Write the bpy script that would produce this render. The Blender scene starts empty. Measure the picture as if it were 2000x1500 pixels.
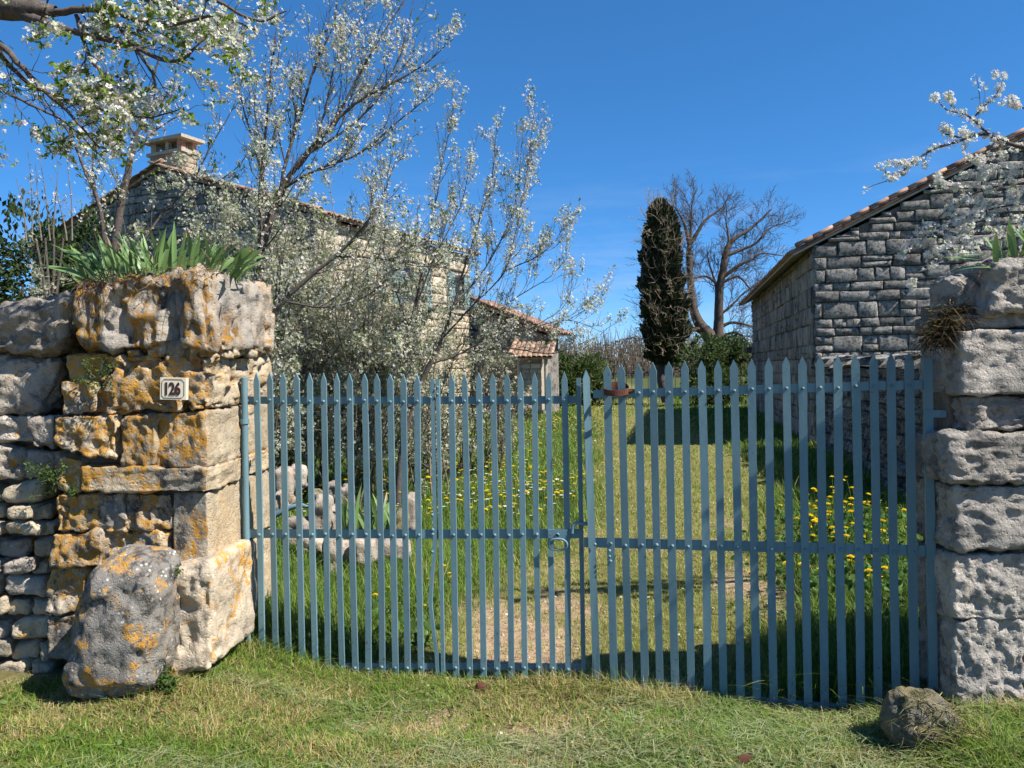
import bpy, math, random
import numpy as np
from mathutils import Vector, Matrix

S = bpy.context.scene
COL = S.collection
rad = math.radians

# ------------------------------------------------------------------ camera
EYE = 1.6
F = 1500.0                       # focal length in pixels of the 2000 px photograph
PITCH, ROLL = rad(-1.15), rad(1.15)
_f = np.array([0, math.cos(PITCH), math.sin(PITCH)])
_u0 = np.array([0, -math.sin(PITCH), math.cos(PITCH)])
_r0 = np.array([1.0, 0, 0])
_r = _r0 * math.cos(ROLL) - _u0 * math.sin(ROLL)
_u = _u0 * math.cos(ROLL) + _r0 * math.sin(ROLL)
cam = bpy.data.cameras.new('camera')
cam.sensor_width = 36
cam.lens = 27.0
cam.clip_end = 2000
cam.clip_start = 0.05
camo = bpy.data.objects.new('camera', cam)
COL.objects.link(camo)
M = Matrix(((_r[0], _u[0], -_f[0], 0), (_r[1], _u[1], -_f[1], 0), (_r[2], _u[2], -_f[2], EYE), (0, 0, 0, 1)))
camo.matrix_world = M
S.camera = camo

# ------------------------------------------------------------------ light
SUN_EL, SUN_AZ = rad(48), rad(115)          # azimuth clockwise from +Y
sdir = Vector((math.sin(SUN_AZ) * math.cos(SUN_EL), math.cos(SUN_AZ) * math.cos(SUN_EL), math.sin(SUN_EL)))
W = bpy.data.worlds.new('World')
S.world = W
W.use_nodes = True
wn, wl = W.node_tree.nodes, W.node_tree.links
sky = wn.new('ShaderNodeTexSky')
sky.sky_type = 'NISHITA'
sky.sun_disc = False
sky.sun_elevation = SUN_EL
sky.sun_rotation = SUN_AZ
sky.altitude = 4000
sky.air_density = 1.0
sky.dust_density = 0.0
sky.ozone_density = 10.0
bg = wn['Background']
bg.inputs[1].default_value = 0.142
# thin cirrus streaks low over the horizon
tc = wn.new('ShaderNodeTexCoord')
mp = wn.new('ShaderNodeMapping')
mp.inputs['Scale'].default_value = (2.2, 2.2, 14)
nz = wn.new('ShaderNodeTexNoise')
nz.inputs['Scale'].default_value = 2.3
nz.inputs['Detail'].default_value = 7
nz.inputs['Roughness'].default_value = 0.6
cr = wn.new('ShaderNodeValToRGB')
cr.color_ramp.elements[0].position = 0.5
cr.color_ramp.elements[1].position = 0.78
sx = wn.new('ShaderNodeSeparateXYZ')
low = wn.new('ShaderNodeMapRange')
low.inputs[1].default_value = 0.03
low.inputs[2].default_value = 0.26
low.inputs[3].default_value = 0.62
low.inputs[4].default_value = 0.0
mu = wn.new('ShaderNodeMath')
mu.operation = 'MULTIPLY'
mixc = wn.new('ShaderNodeMixRGB')
mixc.inputs[2].default_value = (2.1, 2.5, 3.3, 1)
hs = wn.new('ShaderNodeHueSaturation')
hs.inputs['Saturation'].default_value = 1.24
gm = wn.new('ShaderNodeGamma')
gm.inputs[1].default_value = 0.75
wl.new(tc.outputs['Generated'], mp.inputs[0])
wl.new(mp.outputs[0], nz.inputs['Vector'])
wl.new(nz.outputs[0], cr.inputs[0])
wl.new(tc.outputs['Generated'], sx.inputs[0])
wl.new(sx.outputs[2], low.inputs[0])
wl.new(cr.outputs[0], mu.inputs[0])
wl.new(low.outputs[0], mu.inputs[1])
wl.new(mu.outputs[0], mixc.inputs[0])
wl.new(sky.outputs[0], gm.inputs[0])
wl.new(gm.outputs[0], hs.inputs['Color'])
wl.new(hs.outputs[0], mixc.inputs[1])
wl.new(mixc.outputs[0], bg.inputs[0])

sl = bpy.data.lights.new('sun', 'SUN')
sl.energy = 5.0
sl.angle = rad(0.53)
sl.color = (1.0, 0.955, 0.88)
slo = bpy.data.objects.new('sun', sl)
COL.objects.link(slo)
slo.rotation_euler = sdir.to_track_quat('Z', 'Y').to_euler()
slo.location = (8, -6, 12)

vs = S.view_settings
S.display_settings.display_device = 'sRGB'
vs.view_transform = 'Standard'
vs.look = 'None'
vs.exposure = 0.96
vs.gamma = 1.0
vs.use_curve_mapping = False
S.cycles.max_bounces = 6
S.cycles.diffuse_bounces = 3
S.cycles.transmission_bounces = 3
S.cycles.use_adaptive_sampling = True
S.cycles.adaptive_threshold = 0.02

# ------------------------------------------------------------------ helpers
def P(px, py, Y):
    """world point seen at photo pixel (px, py) on the plane y = Y"""
    d = _f + _r * (px - 1000) / F + _u * (750 - py) / F
    return np.array([0, 0, EYE]) + d * (Y / d[1])

def project(p):
    v = np.asarray(p) - np.array([0, 0, EYE])
    z = v @ _f
    return np.stack([1000 + F * (v @ _r) / z, 750 - F * (v @ _u) / z], -1), z

def PV(px, py, a, b):
    """point seen at pixel on the vertical plane through ground points a, b"""
    d = _f + _r * (px - 1000) / F + _u * (750 - py) / F
    n = np.array([-(b[1] - a[1]), b[0] - a[0], 0])
    o = np.array([0, 0, EYE])
    t = (n @ (np.array([a[0], a[1], 0]) - o)) / (n @ d)
    return o + d * t

def nrm(v):
    v = np.asarray(v, float)
    return v / np.maximum(np.linalg.norm(v, axis=-1, keepdims=True), 1e-9)

def sstep(a, b, x):
    t = np.clip((x - a) / (b - a), 0, 1)
    return t * t * (3 - 2 * t)

def _hash(ix, iy, iz, seed):
    h = (ix * 374761393 + iy * 668265263 + iz * 2147483647 + seed * 974634777) & 0xffffffff
    h = ((h ^ (h >> 13)) * 1274126177) & 0xffffffff
    h = ((h ^ (h >> 16)) * 2246822519) & 0xffffffff
    return ((h ^ (h >> 15)) & 0xffff) / 65535.0 * 2 - 1

def vnoise(p, seed=0):
    p = np.asarray(p, float)
    i = np.floor(p).astype(np.int64)
    f = p - i
    f = f * f * f * (f * (f * 6 - 15) + 10)
    out = 0
    for dx in (0, 1):
        wx = f[:, 0] if dx else 1 - f[:, 0]
        for dy in (0, 1):
            wy = f[:, 1] if dy else 1 - f[:, 1]
            for dz in (0, 1):
                wz = f[:, 2] if dz else 1 - f[:, 2]
                out = out + wx * wy * wz * _hash(i[:, 0] + dx, i[:, 1] + dy, i[:, 2] + dz, seed)
    return out

def fbm(p, seed=0, oct=4, gain=0.5, lac=2.03):
    a, s, q = 1.0, 0, np.asarray(p, float)
    for k in range(oct):
        s = s + a * vnoise(q, seed + k * 17)
        q = q * lac + 3.7
        a *= gain
    return s

ORI = {}

def link(name, me, mat=None, parent=None):
    o = bpy.data.objects.new(name, me)
    COL.objects.link(o)
    if mat is not None and me is not None and len(me.materials) == 0:
        me.materials.append(mat)
    if parent is not None:
        o.parent = parent
    return o

def mesh(name, verts, faces, smooth=False, tint=None):
    """faces: array (n,3)/(n,4) or list of such arrays"""
    if not isinstance(faces, list):
        faces = [faces]
    faces = [np.asarray(f, np.int32) for f in faces if len(f)]
    me = bpy.data.meshes.new(name)
    verts = np.asarray(verts, np.float32)
    me.vertices.add(len(verts))
    me.vertices.foreach_set('co', verts.ravel())
    lv = np.concatenate([f.ravel() for f in faces])
    tot = np.concatenate([np.full(len(f), f.shape[1], np.int32) for f in faces])
    st = np.concatenate([[0], np.cumsum(tot)[:-1]]).astype(np.int32)
    me.loops.add(len(lv))
    me.loops.foreach_set('vertex_index', lv)
    me.polygons.add(len(tot))
    me.polygons.foreach_set('loop_start', st)
    me.polygons.foreach_set('loop_total', tot)
    me.polygons.foreach_set('use_smooth', np.full(len(tot), bool(smooth)))
    if tint is not None:
        at = me.color_attributes.new('tint', 'FLOAT_COLOR', 'POINT')
        t = np.ones((len(verts), 4), np.float32)
        t[:, :3] = tint
        at.data.foreach_set('color', t.ravel())
    me.update(calc_edges=True)
    me.validate()
    return me

def thing(name, label, cat, loc=(0, 0, 0), group=None, kind=None):
    o = link(name, None)
    o.empty_display_size = 0.1
    o.location = loc
    ORI[o.name] = np.array(loc, float)
    o['label'] = label
    o['category'] = cat
    if group:
        o['group'] = group
    if kind:
        o['kind'] = kind
    return o

def tag(o, label, cat, group=None, kind=None):
    o['label'] = label
    o['category'] = cat
    if group:
        o['group'] = group
    if kind:
        o['kind'] = kind
    return o

def part(name, verts, faces, mat, parent, smooth=False, tint=None, kind=None):
    """mesh given in world coordinates, stored relative to its parent"""
    base = ORI.get(parent.name, np.zeros(3)) if parent is not None else np.zeros(3)
    v = np.asarray(verts, float)
    c = v.mean(0)
    me = mesh(name, v - c, faces, smooth, tint)
    o = link(name, me, mat, parent)
    o.location = c - base
    ORI[o.name] = c
    if kind:
        o['kind'] = kind
    return o

def put(name, me, mat, parent, mtx):
    """shared mesh placed by a world matrix under a parent that only has a location"""
    o = link(name, me, mat, parent)
    base = ORI.get(parent.name, np.zeros(3)) if parent is not None else np.zeros(3)
    m = mtx.copy()
    m.translation = m.translation - Vector(base)
    o.matrix_basis = m
    ORI[o.name] = np.array(mtx.translation)
    return o

class MB:
    """collects geometry that becomes ONE mesh"""
    def __init__(s):
        s.v, s.q, s.t, s.c, s.n = [], [], [], [], 0
    def add(s, v, f, col=None):
        v = np.asarray(v, float)
        f = np.asarray(f, np.int64)
        s.v.append(v)
        (s.q if f.shape[1] == 4 else s.t).append(f + s.n)
        if col is not None:
            s.c.append(np.broadcast_to(np.asarray(col, float), (len(v), 3)))
        s.n += len(v)
    def arrays(s):
        fs = []
        if s.q: fs.append(np.concatenate(s.q))
        if s.t: fs.append(np.concatenate(s.t))
        return np.concatenate(s.v), fs, (np.concatenate(s.c) if s.c else None)
    def build(s, name, mat, parent=None, smooth=False, kind=None):
        v, f, c = s.arrays()
        return part(name, v, f, mat, parent, smooth, c, kind)

BOXF = np.array([[0, 1, 3, 2], [4, 6, 7, 5], [0, 4, 5, 1], [2, 3, 7, 6], [0, 2, 6, 4], [1, 5, 7, 3]])
def box_v(o, ax, ay, az):
    """8 corners from origin and three edge vectors"""
    o, ax, ay, az = (np.asarray(k, float) for k in (o, ax, ay, az))
    return np.array([o + i * ax + j * ay + k * az for i in (0, 1) for j in (0, 1) for k in (0, 1)])

def frames(t):
    """two normals for each tangent"""
    t = nrm(t)
    ref = np.where(np.abs(t[:, 2:3]) > 0.9, np.array([[1.0, 0, 0]]), np.array([[0, 0, 1.0]]))
    a = nrm(np.cross(t, ref))
    return a, np.cross(t, a)

def tube_arrays(pts, rr, k=6, cap=True):
    pts = np.asarray(pts, float)
    rr = np.broadcast_to(np.asarray(rr, float), (len(pts),))
    tg = np.gradient(pts, axis=0)
    a, b = frames(tg)
    for i in range(1, len(pts)):            # keep frames from flipping
        if a[i] @ a[i - 1] < 0:
            a[i], b[i] = -a[i], -b[i]
    an = np.arange(k) / k * 2 * math.pi
    v = pts[:, None] + rr[:, None, None] * (np.cos(an)[None, :, None] * a[:, None] + np.sin(an)[None, :, None] * b[:, None])
    v = v.reshape(-1, 3)
    i = np.arange(len(pts) - 1)[:, None] * k
    j = np.arange(k)[None]
    j2 = (j + 1) % k
    q = np.stack([i + j, i + j2, i + k + j2, i + k + j], -1).reshape(-1, 4)
    return v, q

def instances(tv, tf, pos, ax, size, col, roll=None, rng=None):
    """template (verts, quads) copied at pos with local z along ax -> arrays"""
    n = len(pos)
    ax = nrm(ax)
    a, b = frames(ax)
    if roll is not None:
        c, s = np.cos(roll)[:, None], np.sin(roll)[:, None]
        a, b = a * c + b * s, b * c - a * s
    size = np.broadcast_to(np.asarray(size, float), (n,))
    v = (tv[None, :, 0, None] * a[:, None] + tv[None, :, 1, None] * b[:, None] + tv[None, :, 2, None] * ax[:, None]) * size[:, None, None] + pos[:, None]
    f = tf[None] + (np.arange(n) * len(tv))[:, None, None]
    c = np.repeat(np.broadcast_to(col, (n, 3)), len(tv), 0)
    return v.reshape(-1, 3), f.reshape(-1, tf.shape[1]), c

# ------------------------------------------------------------------ materials
def newmat(name):
    m = bpy.data.materials.new(name)
    m.use_nodes = True
    nt = m.node_tree
    return m, nt.nodes, nt.links, nt.nodes['Principled BSDF']

def N(nodes, typ, **kw):
    n = nodes.new(typ)
    for k, v in kw.items():
        if k in n.inputs.keys():
            n.inputs[k].default_value = v
        else:
            setattr(n, k, v)
    return n

def ramp(nodes, links, src, p0, p1, c0=(0, 0, 0, 1), c1=(1, 1, 1, 1)):
    r = nodes.new('ShaderNodeValToRGB')
    r.color_ramp.elements[0].position = p0
    r.color_ramp.elements[1].position = p1
    r.color_ramp.elements[0].color = c0
    r.color_ramp.elements[1].color = c1
    links.new(src, r.inputs[0])
    return r.outputs[0]

def mixc_(nodes, links, fac, a, b):
    m = nodes.new('ShaderNodeMixRGB')
    for k, s in ((0, fac), (1, a), (2, b)):
        if isinstance(s, (int, float)):
            m.inputs[k].default_value = s
        elif isinstance(s, tuple):
            m.inputs[k].default_value = s if len(s) == 4 else (*s, 1)
        else:
            links.new(s, m.inputs[k])
    return m.outputs[0]

def mul_(nodes, links, a, b):
    m = nodes.new('ShaderNodeMath')
    m.operation = 'MULTIPLY'
    for k, s in ((0, a), (1, b)):
        if isinstance(s, (int, float)):
            m.inputs[k].default_value = s
        else:
            links.new(s, m.inputs[k])
    return m.outputs[0]

def stone_mat(name, base=(0.46, 0.39, 0.29), base2=(0.34, 0.30, 0.245), dark=(0.055, 0.052, 0.05), orange=(0.47, 0.215, 0.03),
              orange_amt=0.0, dark_amt=0.5, white_amt=0.4, sc=1.0, front=0.0, bump=0.5, vary=0.25, vertical=0.0):
    """limestone: two pale tones, black and white crustose lichen, ochre lichen; 'front' keeps lichen to faces turned to the lane"""
    m, n, l, b = newmat(name)
    geo = n.new('ShaderNodeNewGeometry')
    pos = geo.outputs['Position']
    oi = n.new('ShaderNodeObjectInfo')
    def noise(scale, detail=6, rough=0.6, off=0.0, zs=1.0):
        mpn = N(n, 'ShaderNodeMapping')
        mpn.inputs['Location'].default_value = (off, off * 1.3, off * 0.7)
        mpn.inputs['Scale'].default_value = (1, 1, zs)
        l.new(pos, mpn.inputs[0])
        t = N(n, 'ShaderNodeTexNoise', Scale=scale * sc, Detail=detail, Roughness=rough)
        l.new(mpn.outputs[0], t.inputs['Vector'])
        return t.outputs[0]
    c = mixc_(n, l, ramp(n, l, noise(3.0), 0.35, 0.65), (*base, 1), (*base2, 1))
    fr = None
    if front > 0:
        sxyz = n.new('ShaderNodeSeparateXYZ')
        l.new(geo.outputs['True Normal'], sxyz.inputs[0])
        mr = N(n, 'ShaderNodeMapRange')
        l.new(sxyz.outputs[0], mr.inputs[0])
        mr.inputs[1].default_value = 0.35
        mr.inputs[2].default_value = 0.75
        mr.inputs[3].default_value = 1.0
        mr.inputs[4].default_value = 1.0 - front
        fr = mr.outputs[0]
    def g(x):
        return mul_(n, l, x, fr) if fr is not None else x
    # grey weathering then near-black crust
    zs = 1 - 0.72 * vertical
    c = mixc_(n, l, g(mul_(n, l, ramp(n, l, noise(5.5, 9, 0.72, 7, zs), 0.44, 0.57), dark_amt)), c, (0.17, 0.16, 0.145))
    c = mixc_(n, l, g(mul_(n, l, ramp(n, l, noise(11, 9, 0.74, 3, zs), 0.53 - 0.05 * dark_amt, 0.60), min(1, dark_amt * 1.25))), c, (*dark, 1))
    # white crust spots
    vo = N(n, 'ShaderNodeTexVoronoi', Scale=26 * sc)
    vo.feature = 'F1'
    l.new(pos, vo.inputs['Vector'])
    sp = ramp(n, l, vo.outputs['Distance'], 0.18, 0.30, (1, 1, 1, 1), (0, 0, 0, 1))
    c = mixc_(n, l, mul_(n, l, mul_(n, l, sp, ramp(n, l, noise(6, 4, 0.6, 11), 0.5, 0.62)), white_amt), c, (0.58, 0.55, 0.5))
    if orange_amt > 0:
        om = mul_(n, l, ramp(n, l, noise(4.2, 9, 0.72, 19, zs), 0.60 - 0.205 * orange_amt, 0.635 - 0.19 * orange_amt), ramp(n, l, noise(27, 7, 0.75, 23), 0.44, 0.52))
        oc = mixc_(n, l, noise(9, 4, 0.6, 31), (*orange, 1), (0.33, 0.20, 0.055, 1))
        c = mixc_(n, l, g(om), c, oc)
        om2 = ramp(n, l, noise(7.5, 8, 0.7, 41), 0.64, 0.69)
        c = mixc_(n, l, mul_(n, l, om2, min(0.8, orange_amt * 1.3)), c, (0.50, 0.24, 0.07, 1))
    hv = N(n, 'ShaderNodeHueSaturation')
    mr2 = N(n, 'ShaderNodeMapRange')
    l.new(oi.outputs['Random'], mr2.inputs[0])
    mr2.inputs[3].default_value = 1 - vary
    mr2.inputs[4].default_value = 1 + vary
    l.new(mr2.outputs[0], hv.inputs['Value'])
    l.new(c, hv.inputs['Color'])
    l.new(hv.outputs[0], b.inputs['Base Color'])
    b.inputs['Roughness'].default_value = 0.95
    b.inputs['Specular IOR Level'].default_value = 0.15
    bp = N(n, 'ShaderNodeBump', Strength=bump, Distance=0.02)
    ad = n.new('ShaderNodeMath')
    l.new(noise(34, 8, 0.72, 2), ad.inputs[0])
    vb = N(n, 'ShaderNodeTexVoronoi', Scale=48 * sc)
    l.new(pos, vb.inputs['Vector'])
    vr = ramp(n, l, vb.outputs['Distance'], 0.0, 0.35)
    l.new(mul_(n, l, vr, 0.35), ad.inputs[1])
    l.new(ad.outputs[0], bp.inputs['Height'])
    l.new(bp.outputs[0], b.inputs['Normal'])
    return m

def plain(name, col, rough=0.8, noise_sc=0, noise_amt=0.3, bump=0.0, spec=0.3, metal=0.0, vary=0.0):
    m, n, l, b = newmat(name)
    b.inputs['Roughness'].default_value = rough
    b.inputs['Specular IOR Level'].default_value = spec
    b.inputs['Metallic'].default_value = metal
    b.inputs['Base Color'].default_value = (*col, 1)
    src = None
    if noise_sc:
        geo = n.new('ShaderNodeNewGeometry')
        t = N(n, 'ShaderNodeTexNoise', Scale=noise_sc, Detail=7, Roughness=0.65)
        l.new(geo.outputs['Position'], t.inputs['Vector'])
        d = tuple(c * (1 - noise_amt) for c in col)
        u = tuple(min(1, c * (1 + noise_amt)) for c in col)
        src = mixc_(n, l, ramp(n, l, t.outputs[0], 0.3, 0.7), (*d, 1), (*u, 1))
        if bump:
            bp = N(n, 'ShaderNodeBump', Strength=bump, Distance=0.01)
            l.new(t.outputs[0], bp.inputs['Height'])
            l.new(bp.outputs[0], b.inputs['Normal'])
    if vary:
        oi = n.new('ShaderNodeObjectInfo')
        hv = N(n, 'ShaderNodeHueSaturation')
        mr2 = N(n, 'ShaderNodeMapRange')
        l.new(oi.outputs['Random'], mr2.inputs[0])
        mr2.inputs[3].default_value = 1 - vary
        mr2.inputs[4].default_value = 1 + vary
        l.new(mr2.outputs[0], hv.inputs['Value'])
        if src is not None:
            l.new(src, hv.inputs['Color'])
        else:
            hv.inputs['Color'].default_value = (*col, 1)
        src = hv.outputs[0]
    if src is not None:
        l.new(src, b.inputs['Base Color'])
    return m

def leafmat(name, trans=0.35, rough=0.6, spec=0.25):
    """colour from the per-blade tint, some light passing through"""
    m, n, l, b = newmat(name)
    at = N(n, 'ShaderNodeVertexColor')
    at.layer_name = 'tint'
    l.new(at.outputs['Color'], b.inputs['Base Color'])
    b.inputs['Roughness'].default_value = rough
    b.inputs['Specular IOR Level'].default_value = spec
    tr = n.new('ShaderNodeBsdfTranslucent')
    l.new(at.outputs['Color'], tr.inputs['Color'])
    mx = n.new('ShaderNodeMixShader')
    mx.inputs[0].default_value = trans
    out = n['Material Output']
    l.new(b.outputs[0], mx.inputs[1])
    l.new(tr.outputs[0], mx.inputs[2])
    l.new(mx.outputs[0], out.inputs['Surface'])
    return m

MAT = {}
MAT['pillar'] = stone_mat('lichened_limestone', base=(0.50, 0.40, 0.265), base2=(0.40, 0.335, 0.245), orange_amt=0.72, dark_amt=0.9, white_amt=0.5, front=0.72, bump=0.75, vertical=0.35)
MAT['cap'] = stone_mat('streaked_limestone', base=(0.50, 0.43, 0.345), base2=(0.40, 0.36, 0.31), orange_amt=0.76, dark_amt=0.9, white_amt=0.6, front=0.75, bump=0.75, vertical=0.8)
MAT['wallstone'] = stone_mat('grey_limestone', base=(0.50, 0.42, 0.33), base2=(0.38, 0.33, 0.28), orange_amt=0.10, dark_amt=0.5, white_amt=0.5, bump=0.8)
MAT['rubble'] = stone_mat('cream_rubble', base=(0.50, 0.40, 0.26), base2=(0.40, 0.34, 0.25), orange_amt=0.2, dark_amt=0.35, white_amt=0.4, bump=0.7)
MAT['boulder'] = stone_mat('boulder_limestone', base=(0.21, 0.19, 0.16), base2=(0.155, 0.14, 0.12), orange_amt=0.36, dark_amt=0.8, white_amt=0.7, sc=1.5, bump=0.7)
MAT['rpillar'] = stone_mat('pale_limestone', base=(0.46, 0.41, 0.35), base2=(0.36, 0.325, 0.285), orange_amt=0.0, dark_amt=0.5, white_amt=0.6, bump=1.0)
MAT['barnstone'] = stone_mat('barn_limestone', base=(0.35, 0.325, 0.285), base2=(0.22, 0.205, 0.185), dark_amt=1.0, white_amt=1.0, sc=1.5, bump=1.0, vary=0.35)
MAT['barnside'] = stone_mat('barn_side_limestone', base=(0.36, 0.32, 0.255), base2=(0.25, 0.225, 0.185), dark_amt=0.75, white_amt=0.3, sc=0.6, bump=0.8, vary=0.2, vertical=1.0)
MAT['housestone'] = stone_mat('house_limestone', base=(0.55, 0.46, 0.33), base2=(0.46, 0.38, 0.27), dark_amt=0.25, white_amt=0.2, sc=0.5, bump=0.7, vary=0.2)
MAT['gable'] = stone_mat('shaded_gable_limestone', base=(0.30, 0.275, 0.24), base2=(0.22, 0.20, 0.18), dark_amt=0.8, white_amt=0.2, sc=0.5, bump=0.8, vary=0.3)  # darker copy of the house stone, with the wall's shade put into its colour
MAT['mortar'] = plain('earth_mortar', (0.16, 0.13, 0.10), 0.95, 20, 0.4, 0.6)
MAT['mortar_pale'] = plain('lime_mortar', (0.36, 0.31, 0.24), 0.95, 12, 0.25, 0.6)
MAT['heap'] = stone_mat('heap_limestone', base=(0.43, 0.36, 0.285), base2=(0.33, 0.27, 0.22), orange_amt=0.1, dark_amt=0.3, white_amt=0.4, bump=0.8)
MAT['mossy'] = stone_mat('mossy_limestone', base=(0.34, 0.27, 0.16), base2=(0.22, 0.19, 0.10), orange_amt=0.0, dark=(0.05, 0.06, 0.02), dark_amt=0.7, white_amt=0.3, sc=1.3, bump=1.0)
MAT['tile'] = plain('clay_tile', (0.42, 0.225, 0.135), 0.9, 7, 0.5, 0.3, vary=0.4)
MAT['tile_old'] = plain('weathered_tile', (0.27, 0.175, 0.12), 0.9, 5, 0.55, 0.3, vary=0.4)
MAT['tile_red'] = plain('red_clay_tile', (0.24, 0.135, 0.10), 0.9, 3, 0.35, 0.3, vary=0.25)
MAT['wood'] = plain('grey_wood', (0.10, 0.085, 0.07), 0.9, 14, 0.4, 0.3)
MAT['shutter'] = plain('blue_green_shutter', (0.17, 0.25, 0.26), 0.7)
MAT['dark'] = plain('dark_glass', (0.02, 0.022, 0.025), 0.15)
MAT['iron'] = plain('black_iron', (0.02, 0.02, 0.022), 0.6)
MAT['rust'] = plain('rusty_iron', (0.105, 0.035, 0.018), 0.8, 25, 0.5, 0.5)
MAT['bark'] = plain('plum_bark', (0.085, 0.068, 0.058), 0.9, 40, 0.5, 0.6)
MAT['twig'] = plain('pale_twig', (0.16, 0.135, 0.105), 0.9, 30, 0.4, 0.3)
MAT['bark_creeper'] = plain('dry_creeper', (0.30, 0.24, 0.17), 0.9, 9, 0.4)
MAT['bark_pale'] = plain('walnut_bark', (0.095, 0.07, 0.052), 0.9, 9, 0.45, 0.5)
MAT['leaf'] = leafmat('leaf', 0.4)
MAT['petal'] = leafmat('petal', 0.35, 0.7, 0.1)
MAT['grass'] = leafmat('grass_blade', 0.35, 0.55, 0.3)
MAT['iris'] = leafmat('iris_leaf', 0.28, 0.45, 0.4)
MAT['needle'] = leafmat('cypress_scale', 0.1, 0.8, 0.1)

def paint_mat():
    m, n, l, b = newmat('gate_paint')
    geo = n.new('ShaderNodeNewGeometry')
    t = N(n, 'ShaderNodeTexNoise', Scale=9, Detail=8, Roughness=0.7)
    t2 = N(n, 'ShaderNodeTexNoise', Scale=55, Detail=6, Roughness=0.7)
    mpn = N(n, 'ShaderNodeMapping')
    mpn.inputs['Scale'].default_value = (1, 1, 0.35)
    l.new(geo.outputs['Position'], mpn.inputs[0])
    l.new(mpn.outputs[0], t.inputs['Vector'])
    l.new(geo.outputs['Position'], t2.inputs['Vector'])
    c = mixc_(n, l, ramp(n, l, t.outputs[0], 0.3, 0.7), (0.105, 0.188, 0.218, 1), (0.145, 0.238, 0.268, 1))
    c = mixc_(n, l, ramp(n, l, t2.outputs[0], 0.66, 0.72), c, (0.05, 0.06, 0.06, 1))
    t3 = N(n, 'ShaderNodeTexNoise', Scale=21, Detail=9, Roughness=0.75)
    l.new(mpn.outputs[0], t3.inputs['Vector'])
    c = mixc_(n, l, mul_(n, l, ramp(n, l, t3.outputs[0], 0.60, 0.66), 0.55), c, (0.20, 0.27, 0.29, 1))
    sz = n.new('ShaderNodeSeparateXYZ')
    l.new(geo.outputs['Position'], sz.inputs[0])
    lowz = N(n, 'ShaderNodeMapRange')
    l.new(sz.outputs[2], lowz.inputs[0])
    lowz.inputs[1].default_value, lowz.inputs[2].default_value, lowz.inputs[3].default_value, lowz.inputs[4].default_value = 0.0, 0.45, 0.075, 0.0
    ad = n.new('ShaderNodeMath')
    l.new(t2.outputs[0], ad.inputs[0])
    l.new(lowz.outputs[0], ad.inputs[1])
    c = mixc_(n, l, ramp(n, l, ad.outputs[0], 0.665, 0.70), c, (0.10, 0.05, 0.03, 1))
    oi = n.new('ShaderNodeObjectInfo')
    hv = N(n, 'ShaderNodeHueSaturation')
    mr2 = N(n, 'ShaderNodeMapRange')
    l.new(oi.outputs['Random'], mr2.inputs[0])
    mr2.inputs[3].default_value, mr2.inputs[4].default_value = 0.84, 1.12
    l.new(mr2.outputs[0], hv.inputs['Value'])
    l.new(c, hv.inputs['Color'])
    l.new(hv.outputs[0], b.inputs['Base Color'])
    b.inputs['Roughness'].default_value = 0.5
    b.inputs['Specular IOR Level'].default_value = 0.22
    bp = N(n, 'ShaderNodeBump', Strength=0.25, Distance=0.004)
    l.new(t2.outputs[0], bp.inputs['Height'])
    l.new(bp.outputs[0], b.inputs['Normal'])
    return m
MAT['paint'] = paint_mat()

# ------------------------------------------------------------------ ground
def hz(x, y):
    x, y = np.asarray(x, float), np.asarray(y, float)
    z = 0.15 * sstep(-0.75, -1.6, x) * sstep(7.5, 5.0, y)
    z = z + 0.11 * sstep(1.35, 2.1, x) * sstep(6.5, 4.5, y)
    z = z + 0.05 * sstep(3.55, 3.1, y) * (1 - 0.5 * sstep(-0.8, -1.6, x))
    p = np.stack([np.ravel(x) * 1.7, np.ravel(y) * 1.7, np.zeros(x.size)], -1)
    nn = fbm(p, 5, 3).reshape(x.shape)
    z = z + 0.018 * nn
    p2 = np.stack([np.ravel(x) * 0.11, np.ravel(y) * 0.11, np.zeros(x.size)], -1)
    z = z + 0.16 * fbm(p2, 9, 2).reshape(x.shape) * sstep(9, 25, y)
    return z - 0.02

def drive_x(y):
    return np.interp(y, [4, 6, 8, 12, 20, 33, 60], [0.32, 1.0, 1.75, 2.55, 3.5, 4.8, 8.5])

def path_mask(x, y):
    """how worn: 1 on the mown drive"""
    x, y = np.asarray(x, float), np.asarray(y, float)
    cx = drive_x(y)
    hw = np.interp(y, [4, 6, 8, 12, 20, 33], [0.95, 1.1, 1.05, 1.25, 1.25, 1.8])
    p = np.stack([np.ravel(x) * 1.1, np.ravel(y) * 0.6, np.zeros(x.size)], -1)
    return sstep(1.25, 0.75, np.abs(x - cx) / hw + 0.16 * fbm(p, 21, 3).reshape(x.shape))

def dirt_mask(x, y):
    x, y = np.asarray(x, float), np.asarray(y, float)
    p = np.stack([np.ravel(x) * 2.3, np.ravel(y) * 1.9, np.zeros(x.size)], -1)
    nn = fbm(p, 33, 4).reshape(x.shape)
    d1 = np.exp(-(((x - 0.02) / 0.5) ** 2 + ((y - 4.75) / 0.85) ** 2))
    d2 = np.exp(-(((x - 1.55) / 0.22) ** 2 + ((y - 5.4) / 0.6) ** 2)) * 0.5
    d3 = np.exp(-(((x + 0.15) / 0.75) ** 2 + ((y - 3.38) / 0.32) ** 2)) * 0.62
    d4 = path_mask(x, y) * 0.2 * sstep(14, 6, y)
    return np.clip(sstep(0.36, 1.0, d1 + d2 + d3 + d4 + 0.45 * nn), 0, 1)

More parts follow.
